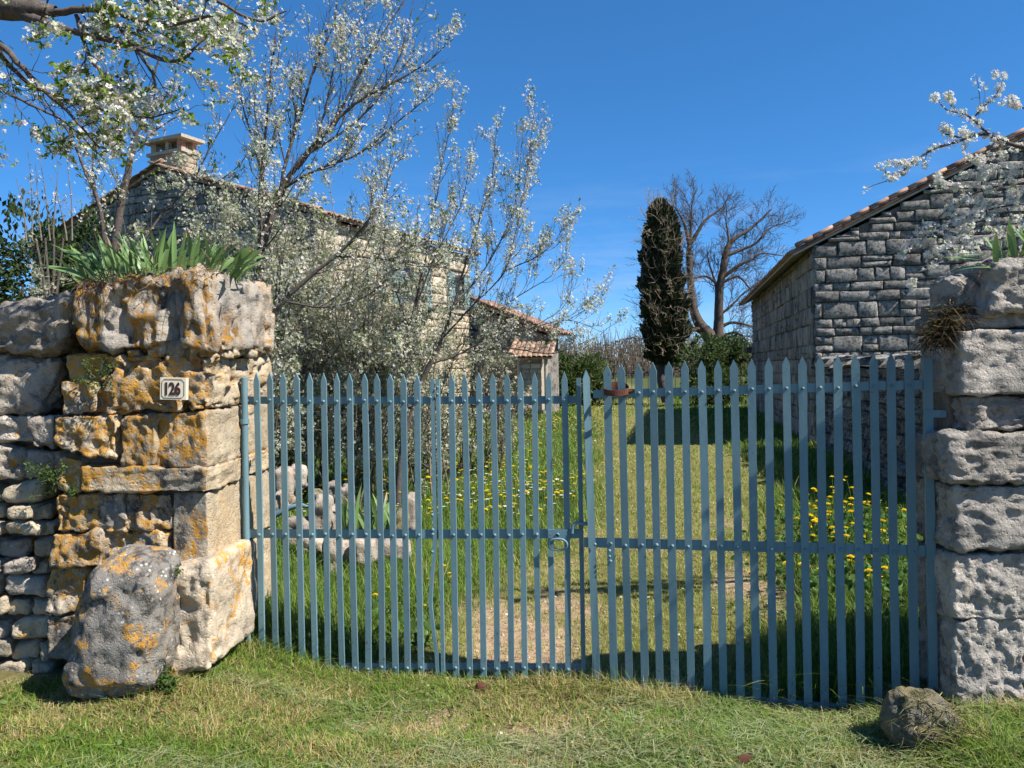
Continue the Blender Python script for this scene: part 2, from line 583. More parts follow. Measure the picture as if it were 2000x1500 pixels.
def axis(lo, hi, fine, step, g=1.13):
    a = list(np.arange(fine[0], fine[1] + 1e-6, step))
    s, x = step, a[-1]
    while x < hi:
        s *= g
        x += s
        a.append(x)
    s, x = step, a[0]
    while x > lo:
        s *= g
        x -= s
        a.insert(0, x)
    return np.array(a)
gx = axis(-420, 420, (-3.2, 3.2), 0.05)
gy = axis(-60, 700, (2.3, 6.5), 0.05)
X, Y = np.meshgrid(gx, gy)
Z = hz(X, Y)
nx, ny = len(gx), len(gy)
ii = (np.arange(ny - 1)[:, None] * nx + np.arange(nx - 1)[None]).ravel()
gq = np.stack([ii, ii + 1, ii + nx + 1, ii + nx], -1)
dm = dirt_mask(X, Y).ravel()
pm = path_mask(X, Y).ravel()
soil = np.array([0.115, 0.085, 0.05])
dirtc = np.array([0.36, 0.25, 0.16])
greenb = np.array([0.07, 0.085, 0.028])
mownb = np.array([0.17, 0.155, 0.055])
gcol = greenb + (mownb - greenb) * pm[:, None]
vg = sstep(4.3, 3.7, Y.ravel())[:, None]
gcol = gcol * (1 - vg) + np.array([0.15, 0.125, 0.055]) * vg
gcol = gcol * (1 - dm[:, None]) + dirtc * dm[:, None]
gme = mesh('ground', np.stack([X.ravel(), Y.ravel(), Z.ravel()], -1), gq, True, gcol)
def ground_mat():
    m, n, l, b = newmat('soil')
    at = N(n, 'ShaderNodeVertexColor')
    at.layer_name = 'tint'
    geo = n.new('ShaderNodeNewGeometry')
    t = N(n, 'ShaderNodeTexNoise', Scale=16, Detail=9, Roughness=0.75)
    l.new(geo.outputs['Position'], t.inputs['Vector'])
    t2 = N(n, 'ShaderNodeTexNoise', Scale=0.35, Detail=6, Roughness=0.6)
    l.new(geo.outputs['Position'], t2.inputs['Vector'])
    hv = N(n, 'ShaderNodeHueSaturation')
    mr = N(n, 'ShaderNodeMapRange')
    l.new(t.outputs[0], mr.inputs[0])
    mr.inputs[1].default_value, mr.inputs[2].default_value = 0.3, 0.7
    mr.inputs[3].default_value, mr.inputs[4].default_value = 0.5, 1.45
    l.new(mr.outputs[0], hv.inputs['Value'])
    l.new(at.outputs['Color'], hv.inputs['Color'])
    l.new(hv.outputs[0], b.inputs['Base Color'])
    b.inputs['Roughness'].default_value = 0.95
    b.inputs['Specular IOR Level'].default_value = 0.1
    bp = N(n, 'ShaderNodeBump', Strength=0.8, Distance=0.03)
    l.new(t.outputs[0], bp.inputs['Height'])
    l.new(bp.outputs[0], b.inputs['Normal'])
    return m
g = link('ground', gme, ground_mat())
g['kind'] = 'structure'
g['label'] = 'grassy ground with a worn pale drive through the gateway'

# ------------------------------------------------------------------ stones
_lat = {}
def lattice(n):
    """welded cube surface with n divisions, coordinates in [-1,1]"""
    if n in _lat:
        return _lat[n]
    idx, vs_, qs = {}, [], []
    def vid(t):
        if t not in idx:
            idx[t] = len(vs_)
            vs_.append(t)
        return idx[t]
    for ax in range(3):
        for sgn in (0, n):
            for i in range(n):
                for j in range(n):
                    c = []
                    for (a, b) in ((i, j), (i + 1, j), (i + 1, j + 1), (i, j + 1)):
                        t = [0, 0, 0]
                        t[ax] = sgn
                        t[(ax + 1) % 3], t[(ax + 2) % 3] = a, b
                        c.append(vid(tuple(t)))
                    qs.append(c if sgn else c[::-1])
    _lat[n] = (np.array(vs_) / n * 2.0 - 1, np.array(qs))
    return _lat[n]

def rock_arrays(half, n=14, r=0.3, amp=0.03, freq=5, seed=0, pits=0.0, aniso=(1, 1, 1), fine=0.4, origin=(0, 0, 0)):
    """rounded, eroded block of half sizes half (centred on 0)"""
    u, q = lattice(n)
    half = np.asarray(half, float)
    u = np.sign(u) * np.abs(u) ** 0.85
    p = u * half
    rr = r * half.min()
    inner = np.clip(p, -(half - rr), half - rr)
    d = nrm(p - inner)
    p = inner + rr * d
    s = (p + np.asarray(origin)) * np.asarray(aniso)
    disp = amp * (fbm(s * freq, seed, 3) * 0.75 + fine * fbm(s * freq * 4.3, seed + 50, 3) * 0.5)
    rid = np.abs(fbm(s * freq * 1.9, seed + 33, 3))
    disp = disp + amp * 0.55 * (0.28 - rid) * 1.6 * min(1.0, fine * 1.4)
    if pits:
        disp = disp - pits * sstep(0.28, 0.55, fbm(s * freq * 2.4, seed + 90, 2))
    return p + d * disp[:, None], q

def front_stone(name, quad, yf, depth, mat, parent, n=16, r=0.3, amp=0.02, freq=6, seed=0, pits=0.0, aniso=(1, 1, 1), fine=0.5, skew=(0, 0), back=None):
    """stone whose front face fills the pixel quad (TL, TR, BR, BL) at y = yf"""
    c = np.array([P(x, y, yf) for x, y in quad])
    w = (np.linalg.norm(c[1] - c[0]) + np.linalg.norm(c[2] - c[3])) / 2
    h = (np.linalg.norm(c[3] - c[0]) + np.linalg.norm(c[2] - c[1])) / 2
    half = np.array([w, depth, h]) / 2
    p, q = rock_arrays(half, n, r, amp, freq, seed, pits, aniso, fine, c.mean(0))
    u = p / half / 2 + 0.5
    a, b, v = u[:, 0:1], u[:, 2:3], u[:, 1:2]
    pos = (c[0] * (1 - a) + c[1] * a) * b + (c[3] * (1 - a) + c[2] * a) * (1 - b)
    pos[:, 1] = yf + v[:, 0] * depth
    pos[:, 0] += skew[0] * v[:, 0] * depth
    pos[:, 2] += skew[1] * v[:, 0] * depth
    return part(name, pos, q, mat, parent, True)

def core(name, boxes, mat, parent):
    mb = MB()
    for (x0, x1, y0, y1, z0, z1) in boxes:
        mb.add(box_v((x0, y0, z0), (x1 - x0, 0, 0), (0, y1 - y0, 0), (0, 0, z1 - z0)), BOXF)
    return mb.build(name, mat, parent)

def R4(x0, y0, x1, y1, j=0, rng=random.Random(3)):
    f = lambda: rng.uniform(-j, j)
    return [(x0 + f(), y0 + f()), (x1 + f(), y0 + f()), (x1 + f(), y1 + f()), (x0 + f(), y1 + f())]

# ---- left pillar --------------------------------------------------
YL = 3.76
lp = thing('gate_pillar', 'thick stone gate pillar blotched with orange lichen, left of the blue gate', 'pillar', (-1.8, 4.25, 0.1))
pm_, cm_ = MAT['pillar'], MAT['cap']
front_stone('stone', [(143, 556), (408, 520), (412, 690), (138, 690)], 3.695, 1.0, cm_, lp, 44, 0.34, 0.040, 4.2, 11, 0.03, (1.7, 1.7, 0.7), 0.7)
st = [  # px quad, front y, depth, seed, roughness
    ([(205, 694), (400, 688), (404, 800), (208, 812)], YL - 0.02, 1.05, 1, 0.022, 0.045, 30),
    ([(128, 694), (210, 690), (212, 742), (132, 748)], YL, 0.6, 2, 0.016, 0.0, 14),
    ([(116, 745), (182, 738), (186, 806), (120, 812)], YL - 0.02, 0.6, 3, 0.018, 0.01, 16),
    ([(178, 742), (214, 738), (216, 812), (184, 808)], YL + 0.03, 0.6, 33, 0.018, 0.01, 12),
    ([(100, 815), (226, 805), (228, 900), (112, 880)], YL - 0.05, 0.6, 4, 0.026, 0.015, 22),
    ([(234, 815), (300, 812), (302, 914), (240, 908)], YL - 0.04, 0.6, 5, 0.024, 0.015, 18),
    ([(300, 806), (404, 800), (408, 916), (302, 916)], YL - 0.01, 1.05, 6, 0.014, 0.008, 22),
    ([(156, 908), (300, 912), (404, 918), (404, 964), (0, 0)], YL - 0.05, 1.05, 7, 0.02, 0.0, 24),
    ([(100, 880), (160, 900), (158, 962), (108, 962)], YL, 0.6, 8, 0.02, 0.0, 14),
    ([(104, 966), (240, 962), (246, 1040), (108, 1040)], YL - 0.01, 0.6, 9, 0.028, 0.012, 22),
    ([(238, 964), (336, 962), (336, 1036), (244, 1040)], YL, 0.6, 10, 0.028, 0.02, 18),
    ([(100, 1040), (200, 1040), (196, 1112), (96, 1106)], YL - 0.02, 0.6, 12, 0.026, 0.012, 18),
    ([(196, 1038), (336, 1038), (334, 1110), (194, 1112)], YL + 0.01, 0.6, 13, 0.03, 0.02, 20),
    ([(336, 960), (405, 962), (410, 1106), (337, 1112)], YL, 1.05, 14, 0.007, 0.003, 24),
    ([(92, 1108), (170, 1108), (160, 1200), (90, 1200)], YL + 0.02, 0.6, 15, 0.025, 0.01, 14),
    ([(168, 1108), (312, 1108), (312, 1240), (160, 1240)], YL + 0.03, 0.6, 16, 0.025, 0.01, 16),
    ([(90, 1200), (170, 1200), (170, 1290), (92, 1290)], YL + 0.02, 0.6, 17, 0.02, 0.01, 12),
    ([(300, 1108), (420, 1104), (424, 1270), (300, 1270)], YL + 0.06, 0.98, 18, 0.012, 0.005, 20),
]
for q, yf, dp, sd, am, pt, n_ in st:
    if len(q) == 5:
        q = [(156, 908), (404, 916), (404, 964), (152, 960)]
    front_stone('stone', q, yf, dp, pm_, lp, n_ + 4, 0.17, am * 0.78, 6.5, sd, pt, (1.2, 1.2, 0.9), 0.9)
# little packing stones under the cap
rg = random.Random(8)
for i in range(9):
    x = 262 + i * 27 + rg.uniform(-6, 6)
    front_stone('stone', R4(x - 9, 682, x + 10, 698, 3), 3.74 + max(0, (x - 400)) * 0.006, 0.12, pm_, lp, 6, 0.7, 0.01, 12, 60 + i)
core('mortar_core', [(-2.16, -1.57, YL + 0.07, 4.78, -0.1, 1.72), (-2.06, -1.56, YL + 0.05, 4.5, 1.6, 1.95)], MAT['mortar'], lp)

# the big foot block turned towards the drive
gs = thing('guard_stone', 'pale orange stained block at the foot of the left pillar beside the gate', 'stone block', tuple(P(390, 1320, 3.72)))
front_stone('block_body', [(306, 1112), (412, 1098), (418, 1312), (318, 1330)], 3.62, 0.56, stone_mat('stained_limestone', base=(0.44, 0.36, 0.26), base2=(0.38, 0.31, 0.23), orange_amt=0.35, dark_amt=0.35, white_amt=0.5, bump=0.6), gs, 32, 0.3, 0.022, 5, 71, 0.016, fine=0.4, skew=(0.02, 0))

bo = thing('boulder', 'large grey boulder with orange lichen leaning on the foot of the left pillar', 'boulder', tuple(P(205, 1370, 3.45)))
front_stone('boulder_body', [(150, 1108), (300, 1112), (296, 1385), (88, 1385)], 3.34, 0.40, MAT['boulder'], bo, 36, 0.62, 0.022, 4.5, 83, 0.012, fine=0.55, skew=(0, 0.1))

# ---- left wall ----------------------------------------------------
lw = thing('stone_wall', 'old rubble stone wall running off to the left of the lichened pillar', 'wall', (-3.6, 4.3, 0.1))
wm, rm = MAT['wallstone'], MAT['rubble']
big = [
    ([(-60, 596), (146, 572), (108, 692), (-62, 688)], 3.80, 0.5, 101, 0.03, 26, wm),
    ([(-60, 694), (104, 694), (88, 806), (-60, 812)], 3.86, 0.45, 102, 0.03, 24, wm),
    ([(-60, 812), (60, 810), (104, 862), (-60, 872)], 3.86, 0.45, 103, 0.024, 16, wm),
    ([(50, 822), (104, 812), (104, 880), (62, 872)], 3.80, 0.35, 104, 0.018, 12, wm),
    ([(-60, 872), (42, 868), (46, 936), (-60, 940)], 3.86, 0.45, 105, 0.024, 16, wm),
    ([(40, 880), (112, 884), (100, 936), (44, 934)], 3.88, 0.4, 106, 0.018, 12, wm),
    ([(-260, 610), (-64, 598), (-66, 700), (-262, 706)], 3.86, 0.5, 107, 0.03, 14, wm),
    ([(-240, 706), (-64, 700), (-66, 820), (-262, 826)], 3.88, 0.5, 108, 0.03, 14, wm),
]
for q, yf, dp, sd, am, n_, mt in big:
    front_stone('stone', q, yf, dp, mt, lw, n_, 0.35, am, 5, sd, 0.018, (1, 1, 1), 0.8)
rows = [(938, 984), (984, 1016), (1016, 1048), (1048, 1092), (1092, 1122), (1122, 1168), (1168, 1204), (1204, 1252), (1252, 1292), (1290, 1330)]
rg = random.Random(12)
for k, (a, b) in enumerate(rows):
    x = -330 + rg.uniform(-20, 20)
    while x < 98:
        w_ = rg.uniform(34, 96) * (1.35 if x < -60 else 1)
        e = min(x + w_, 104 + rg.uniform(-8, 6))
        if e - x > 18:
            sk = rg.uniform(-7, 7)
            hh = rg.uniform(0, 6)
            front_stone('stone', [(x + 2, a + hh - sk + 2), (e - 2, a + hh * .3 + sk + 2), (e - 2, b + sk * .6 - 1), (x + 2, b - sk * .6 - 1)],
                        3.86 + rg.uniform(-0.07, 0.05), 0.35, rm if rg.random() < 0.75 else wm, lw, 10, rg.uniform(0.45, 0.7), 0.014, 9, 200 + k * 31 + int(x), fine=0.6)
        x = e
for k in range(24):    # upper courses out of frame to the left
    a = 826 + (k % 4) * 28
    x = -330 + (k // 4) * 46
    front_stone('stone', R4(x, a, x + 44, a + 26, 3), 3.9, 0.3, wm, lw, 6, 0.5, 0.012, 8, 700 + k)
core('mortar_core', [(-4.3, -2.44, 3.98, 4.6, -0.2, 1.88), (-2.5, -2.0, 4.25, 4.6, -0.2, 1.85)], MAT['mortar'], lw)

# ---- right pillar -------------------------------------------------
rp = thing('gate_pillar', 'pale grey block pillar with a shaded inner face, right of the blue gate', 'pillar', (2.2, 3.5, 0.1))
rmat = MAT['rpillar']
XR = 1.875
def rstone(z0, z1, x0=XR, x1=2.35, y0=3.2, y1=3.60, n=24, am=0.016, pits=0.01, sd=0, r=0.2, mat=None, par=None):
    half = np.array([x1 - x0, y1 - y0, z1 - z0]) / 2
    c = np.array([x0 + x1, y0 + y1, z0 + z1]) / 2
    p, q = rock_arrays(half, n, r, am * 0.62, 8.5, sd, pits * 0.3, (1, 1, 1), 1.0, c)
    return part('stone', p + c, q, mat or rmat, par or rp, True)
def zr(py, y=3.27, px=1930):
    return P(px, py, y)[2]
tops = [(642, 772, 0.0, 26), (776, 842, 0.04, 20), (846, 942, -0.03, 26), (948, 1074, 0.0, 28), (1084, 1214, 0.02, 28), (1212, 1385, 0.03, 28)]
for k, (a, b, dy, n_) in enumerate(tops):
    w_ = (2.75, 2.6, 2.62, 2.75, 2.22, 2.20)[k]
    rstone(zr(b), zr(a), XR + (0.03, 0.06, -0.04, 0.0, 0.0, 0.01)[k], w_, 3.26 + dy, 3.60, n_ + 8, (0.015, 0.03, 0.026, 0.022, 0.02, 0.024)[k], (0.006, 0.02, 0.02, 0.014, 0.01, 0.014)[k], 300 + k, (0.10, 0.22, 0.2, 0.14, 0.10, 0.14)[k], MAT['mossy'] if False else None)
# stones right of the lower crack and beyond the frame
for k, (z0, z1, x0, x1, y0) in enumerate([(0.05, 0.50, 2.27, 2.85, 3.34), (0.50, 0.80, 2.26, 2.9, 3.34), (0.80, 1.22, 2.8, 3.3, 3.3), (1.23, 1.62, 2.78, 3.2, 3.32), (1.64, 1.98, 2.62, 3.1, 3.3), (0.05, 0.42, 2.9, 3.4, 3.3), (0.43, 0.79, 2.95, 3.45, 3.32)]
        + [(0.05 + 0.32 * r_, 0.36 + 0.32 * r_, 3.12 + 0.52 * c_ + 0.17 * (r_ % 2) + (0.3 if r_ < 3 else 0), 3.62 + 0.52 * c_ + 0.17 * (r_ % 2) + (0.3 if r_ < 3 else 0), 3.31 + 0.02 * ((r_ * 3 + c_) % 3)) for r_ in range(6) for c_ in range(4)]):
    rstone(z0, z1, x0, x1, y0, 3.66, 14, 0.02, 0.01, 330 + k, 0.25)
# thin course and cap stones
rstone(zr(640), zr(612), 1.90, 2.18, 3.30, 3.62, 14, 0.012, 0.0, 341, 0.4)
rstone(zr(640), zr(606), 2.16, 2.7, 3.28, 3.62, 14, 0.014, 0.0, 342, 0.4)
rstone(zr(640), zr(530), 1.90, 2.06, 3.33, 3.52, 24, 0.022, 0.01, 343, 0.6)
rstone(zr(622), zr(505), 2.02, 2.6, 3.24, 3.56, 36, 0.030, 0.014, 344, 0.4)
core('mortar_core', [(1.92, 5.4, 3.38, 3.6, -0.1, 1.85)], MAT['mortar'], rp)
mr_ = thing('mossy_boulder', 'low mossy stone in the grass below the right pillar', 'boulder', tuple(P(1805, 1430, 3.08)))
front_stone('boulder_body', [(1768, 1376), (1888, 1378), (1922, 1490), (1742, 1492)], 2.98, 0.24, MAT['mossy'], mr_, 24, 0.9, 0.016, 6, 91, 0.0, fine=0.9)

# ------------------------------------------------------------------ gate
LA, LB = (-1.456, 4.20), (0.338, 3.90)
RA, RB = (0.386, 3.86), (1.859, 3.42)
paint = MAT['paint']

def bar(name, top, bot, width, thick, parent, along, point=0.045, bend=None, segs=1, twist=0.0):
    """flat iron bar with a pointed head; along = unit vector of the gate plane"""
    top, bot = np.asarray(top, float), np.asarray(bot, float)
    along = np.asarray(along, float)
    nrm2 = np.array([along[1], -along[0], 0])    # towards the lane
    if nrm2[1] > 0:
        nrm2 = -nrm2
    ln = np.linalg.norm(top - bot)
    ts = list(np.linspace(0, 1 - point / ln, segs + 1)) if point else list(np.linspace(0, 1, segs + 1))
    rows_ = []
    for t in ts:
        c = bot + (top - bot) * t
        if bend is not None:
            c = c + bend(t)
        a = along * math.cos(twist * t) + nrm2 * math.sin(twist * t)
        b = nrm2 * math.cos(twist * t) - along * math.sin(twist * t)
        rows_.append((c, a, b))
    v, q, tr = [], [], []
    for c, a, b in rows_:
        for sx_, sy_ in ((-1, -1), (1, -1), (1, 1), (-1, 1)):
            v.append(c + a * sx_ * width / 2 - b * sy_ * thick / 2)
    k = len(rows_)
    for i in range(k - 1):
        for j in range(4):
            q.append([i * 4 + j, i * 4 + (j + 1) % 4, i * 4 + 4 + (j + 1) % 4, i * 4 + 4 + j])
    q.append([3, 2, 1, 0])
    if point:
        c, a, b = rows_[-1]
        tip = top + (bend(1.0) if bend is not None else 0)
        v += [tip - b * -thick / 2, tip - b * thick / 2]
        m_ = (k - 1) * 4
        f0, f1 = len(v) - 2, len(v) - 1
        # rows: 0,1 are front? both sides closed with triangles, edges with quads
        tr += [[m_, m_ + 1, f0], [m_ + 2, m_ + 3, f1]]
        q += [[m_ + 1, m_ + 2, f1, f0], [m_ + 3, m_, f0, f1]]
    else:
        m_ = (k - 1) * 4
        q.append([m_, m_ + 1, m_ + 2, m_ + 3])
    return part(name, np.array(v), [np.array(q)] + ([np.array(tr)] if tr else []), paint, parent)

def _rivet():
    v, q = [], []
    k = 8
    for (r_, h_) in ((0.0085, 0.0), (0.008, 0.004), (0.0045, 0.0075)):
        for j in range(k):
            a = j / k * 2 * math.pi
            v.append((r_ * math.cos(a), r_ * math.sin(a), h_))
    for i in range(2):
        for j in range(k):
            q.append([i * k + j, i * k + (j + 1) % k, (i + 1) * k + (j + 1) % k, (i + 1) * k + j])
    v.append((0, 0, 0.0085))
    t = [[16 + j, 16 + (j + 1) % k, 24] for j in range(k)]
    me = mesh('rivet', np.array(v), [np.array(q), np.array(t)], True)
    me.materials.append(paint)
    return me
RIV = _rivet()

def rivet(pos, parent, nvec, s=1.0):
    m = Vector(nvec).to_track_quat('Z', 'Y').to_matrix().to_4x4() @ Matrix.Scale(s, 4)
    m.translation = Vector(pos)
    return put('rivet', RIV, None, parent, m)

def gate_leaf(gate, A, B, xs, tops, bots, railpts, width, postx=None, shift=0.012, rng=random.Random(5), custom=None, rails_x=None):
    along = nrm(np.array([B[0] - A[0], B[1] - A[1], 0]))
    nv = np.array([along[1], -along[0], 0])
    if nv[1] > 0:
        nv = -nv
    PP = lambda x, y: PV(x, y, A, B)
    # rails lie behind the pickets
    lines = []
    for (x0, y0, x1, y1, hh) in railpts:
        a, b = PP(x0, y0), PP(x1, y1)
        up = np.array([0, 0, hh])
        o = a - nv * 0.006 - up / 2
        part('rail', box_v(o, b - a, -nv * 0.012, up), BOXF, paint, gate)
        lines.append((x0, y0, x1, y1))
    for k, (xt, yt, xb, yb) in enumerate(zip(xs, tops, [x for x in bots[0]], bots[1])):
        top, bot = PP(xt, yt), PP(xb, yb)
        dn = rng.uniform(-0.003, 0.003)
        bn = rng.uniform(-0.006, 0.006)
        bend = (lambda t, bn=bn: along * bn * math.sin(t * math.pi) + nv * 0.0)
        pk = bar('picket', top + nv * (0.0005 + dn * 0), bot + nv * 0.0005, width * rng.uniform(0.94, 1.05), 0.012, gate, along, 0.042 + rng.uniform(-.006, .006), bend, 5, rng.uniform(-0.05, 0.05))
        for (x0, y0, x1, y1) in lines:
            # rail height at this picket
            tt = (yt + (yb - yt) * 0.5)
            for _ in range(2):
                xx = xt + (xb - xt) * ((y0 + (y1 - y0) * ((xt - x0) / (x1 - x0))) - yt) / (yb - yt)
            if not (min(x0, x1) - 4 <= xx <= max(x0, x1) + 4):
                continue
            yy = y0 + (y1 - y0) * (xx - x0) / (x1 - x0)
            p = PP(xx, yy + rng.uniform(-1, 3)) + nv * 0.0068
            rivet(p, pk, nv, rng.uniform(0.9, 1.1))
    return along, nv, PP

# left wide leaf (hinged to the left pillar)
g1 = thing('metal_gate', 'widest left section of the blue picket gate, hung on the orange lichened pillar', 'gate', (LA[0], LA[1], 0.1))
x1 = [501, 527, 553, 579, 605, 632, 658, 683, 712, 736, 762, 788, 815]
b1 = [513, 540, 565, 591, 617, 641, 669, 695, 720, 747, 773, 797, 823]
al, nv, PP = gate_leaf(g1, LA, LB, x1, [727 + 0.3 * k for k in range(13)], (b1, [1326] * 13),
                       [(484, 782, 846, 782, 0.040), (486, 1043, 848, 1044, 0.046), (492, 1302, 852, 1303, 0.032)], 0.0315)
def post(gate, PPf, x0, y0, x1_, y1_, r, nm='post', lift=0.0):
    a, b = PPf(x0, y0), PPf(x1_, y1_)
    v, q = tube_arrays(np.linspace(a, b, 4), r, 12)
    mb = MB()
    mb.add(v, q)
    mb.add(np.concatenate([v[:12], [a + np.array([0, 0, r * 0.35])]]), np.array([[j, 12, (j + 1) % 12] for j in range(12)]))
    return mb.build(nm, paint, gate, True)
pst = post(g1, PP, 477, 738, 484, 1262, 0.0175)
def collar(gate, c, r, h, nm='hinge_collar'):
    v, q = tube_arrays([c + np.array([0, 0, h / 2]), c - np.array([0, 0, h / 2])], r, 14)
    mb = MB()
    mb.add(v, q)
    for s_ in (0, 14):
        mb.add(np.concatenate([v[s_:s_ + 14], [v[s_:s_ + 14].mean(0)]]), np.array([[j, (j + 1) % 14, 14] for j in range(14)]))
    return mb.build(nm, paint, gate)
collar(g1, PP(478, 823), 0.024, 0.026)
collar(g1, PP(484, 1264), 0.027, 0.03)
pin = PP(478, 823)
part('hinge_pin', *[(lambda vq: vq)(tube_arrays(np.array([pin, pin + np.array([-0.14, 0.02, 0])]), 0.010, 8))][0], paint, g1)
# slim hinge bars between the two sections
def stile(gate, xt, yt, xb, yb, bend=None, w=0.0195):
    a, b = PP(xt, yt), PP(xb, yb)
    o = bar('stile', a, b, w, 0.014, gate, al, 0.0, bend, 12)
    v, q = tube_arrays(np.array([a, a + np.array([0, 0, w * 0.3]), a + np.array([0, 0, w * 0.45])]), [w * 0.52, w * 0.4, w * 0.1], 8)
    return o
s1 = stile(g1, 840, 740, 856, 1327, bend=lambda t: al * (-0.034 * math.exp(-((t - 0.26) / 0.13) ** 2) + 0.012 * t))
for (x_, y_) in ((845, 1005), (846, 1034), (846, 1043), (845, 1077), (841, 776)):
    rivet(PP(x_, y_) + nv * 0.0075, s1, nv, 1.0)
# folding section
g2 = thing('metal_gate', 'middle folding section of the blue picket gate, the one with the ring handle', 'gate', (-0.4, 4.02, 0.0))
x2 = [882, 907, 935, 962, 990, 1016, 1044, 1071, 1102]
b2 = [891, 918, 945, 971, 999, 1025, 1053, 1080, 1110]
gate_leaf(g2, LA, LB, x2, [731, 729, 728, 728, 727, 727, 727, 726, 725], (b2, [1327, 1327, 1325, 1324, 1325, 1325, 1318, 1320, 1320]),
          [(850, 782, 1131, 781, 0.040), (852, 1044, 1136, 1043, 0.046), (858, 1303, 1138, 1304, 0.032)], 0.0300)
s2 = stile(g2, 855, 741, 866, 1328)
for (x_, y_) in ((855, 756), (855, 770)):
    rivet(PP(x_, y_) + nv * 0.0075, s2, nv, 0.9)
s3 = stile(g2, 1130, 738, 1140, 1318, w=0.022)
for (x_, y_) in ((1134, 1000), (1134, 1030), (1134, 1038), (1135, 1070), (1136, 1078)):
    rivet(PP(x_, y_) + nv * 0.0075, s3, nv, 0.95)
# latch hook
lk = [PP(1118, 1040), PP(1120, 1026), PP(1127, 1019), PP(1136, 1022), PP(1152, 1022)]
v, q = tube_arrays(np.array(lk) + nv * 0.012, [0.012, 0.011, 0.010, 0.011, 0.008], 8)
part('latch_hook', v, q, paint, g2, True)
pl = PP(1090, 1042) + nv * 0.008
part('lock_plate', box_v(pl - al * 0.05 - np.array([0, 0, 0.022]), al * 0.10, nv * 0.006, np.array([0, 0, 0.044])), BOXF, paint, g2)
cc = PP(1091, 1061) + nv * 0.03
an = np.linspace(0, 2 * math.pi, 25)
ring = np.array([cc + al * 0.046 * np.sign(math.cos(a)) * abs(math.cos(a)) ** 0.75 + np.array([0, 0, 0.030 * math.sin(a)]) + nv * 0.006 * math.sin(a) for a in an])
v, q = tube_arrays(ring, 0.0062, 8)
part('ring_handle', v, q, paint, g2, True)
v, q = tube_arrays(np.array([PP(1090, 1043) + nv * 0.008, PP(1090, 1043) + nv * 0.036]), 0.009, 8)
part('handle_boss', v, q, paint, g2, True)

# right leaf
g3 = thing('metal_gate', 'right leaf of the blue picket gate, leaning, half in shade beside the pale pillar', 'gate', (RB[0], RB[1], 0.1))
x3 = [1186, 1213, 1247, 1275, 1306, 1337, 1370, 1402, 1433, 1468, 1501, 1535, 1567, 1601, 1636, 1670, 1706, 1740, 1775]
t3 = [713, 710, 710, 707, 706, 704, 703, 702, 702, 699, 697, 696, 695, 694, 693, 692, 692, 689, 688]
b3 = [1200, 1230, 1261, 1290, 1320, 1351, 1383, 1414, 1447, 1479, 1512, 1547, 1579, 1611, 1646, 1681, 1715, 1751, 1787]
e3 = [1348, 1352, 1360, 1377, 1378, 1385, 1391, 1392, 1398, 1402, 1398, 1396, 1396, 1396, 1384, 1384, 1380, 1380, 1378]
al, nv, PP = gate_leaf(g3, RA, RB, x3, t3, (b3, e3), [(1158, 770, 1808, 751, 0.040), (1140, 1060, 1818, 1077, 0.048), (1262, 1354, 1640, 1384, 0.034)], 0.0365)
tp = bar('picket', PP(1144, 722), PP(1166, 1335), 0.037, 0.012, g3, al, 0.045, None, 6, -0.5)
tp['label'] = 'bent dark picket leaning out of line at the free edge'
rivet(PP(1163, 1062) + nv * 0.012, tp, nv)
for (x_, y_) in ((1191, 1075), (1191, 1086), (1193, 1095), (1187, 770)):
    rivet(PP(x_, y_) + nv * 0.0085, g3, nv)
pr = bar('post', PP(1811, 700), PP(1822, 1345), 0.036, 0.026, g3, al, 0.0, None, 2)
h_ = PP(1816, 808)
part('hinge_strap', box_v(h_ - al * 0.022 - np.array([0, 0, 0.016]) + nv * 0.016, al * 0.085, -nv * 0.034, np.array([0, 0, 0.032])), BOXF, paint, g3)

# rusty band looped over two pickets
rb = thing('rusty_band', 'rusty iron loop slung round two pickets at the free end of the right gate leaf', 'iron loop', tuple(PP(1200, 770)))
ctr = (PP(1204, 766))
v, q = [], []
K = 28
for i in range(K):
    a = i / K * 2 * math.pi
    o = ctr + al * 0.062 * math.cos(a) + (-nv) * 0.05 * math.sin(a)
    bk = max(0, math.sin(a))                       # back part is taller and higher
    lo, hi = -0.018 + 0.012 * bk + 0.006 * math.cos(a) ** 2, 0.010 + 0.042 * bk + 0.010 * math.cos(a) ** 2
    tn = nrm(al * math.cos(a) * 0.062 - nv * math.sin(a) * 0.05)
    for (rr_, zz) in ((0, lo), (0, hi), (-0.004, hi), (-0.004, lo)):
        v.append(o + tn * rr_ + np.array([0, 0, zz]))
for i in range(K):
    for j in range(4):
        a, b = i * 4, ((i + 1) % K) * 4
        q.append([a + j, b + j, b + (j + 1) % 4, a + (j + 1) % 4])
part('band', np.array(v), np.array(q), MAT['rust'], rb)
v, q = tube_arrays(np.array([ctr + al * 0.056 + np.array([0, 0, .0]), ctr + al * 0.082 + np.array([0, 0, 0.006])]), 0.009, 8)
part('bolt', v, q, MAT['rust'], rb)

# small rusty staple on the pillar and the ground stop
ir = thing('iron_staple', 'small rusty iron staple in the reveal of the left pillar below its cap', 'iron staple', tuple(P(480, 686, 4.35)))
for a, b in (((470, 678), (470, 698)), ((490, 675), (490, 697)), ((468, 698), (492, 697))):
    v, q = tube_arrays(np.array([P(*a, 4.36), P(*b, 4.36)]), 0.008, 6)
    part('prong', v, q, MAT['rust'], ir)

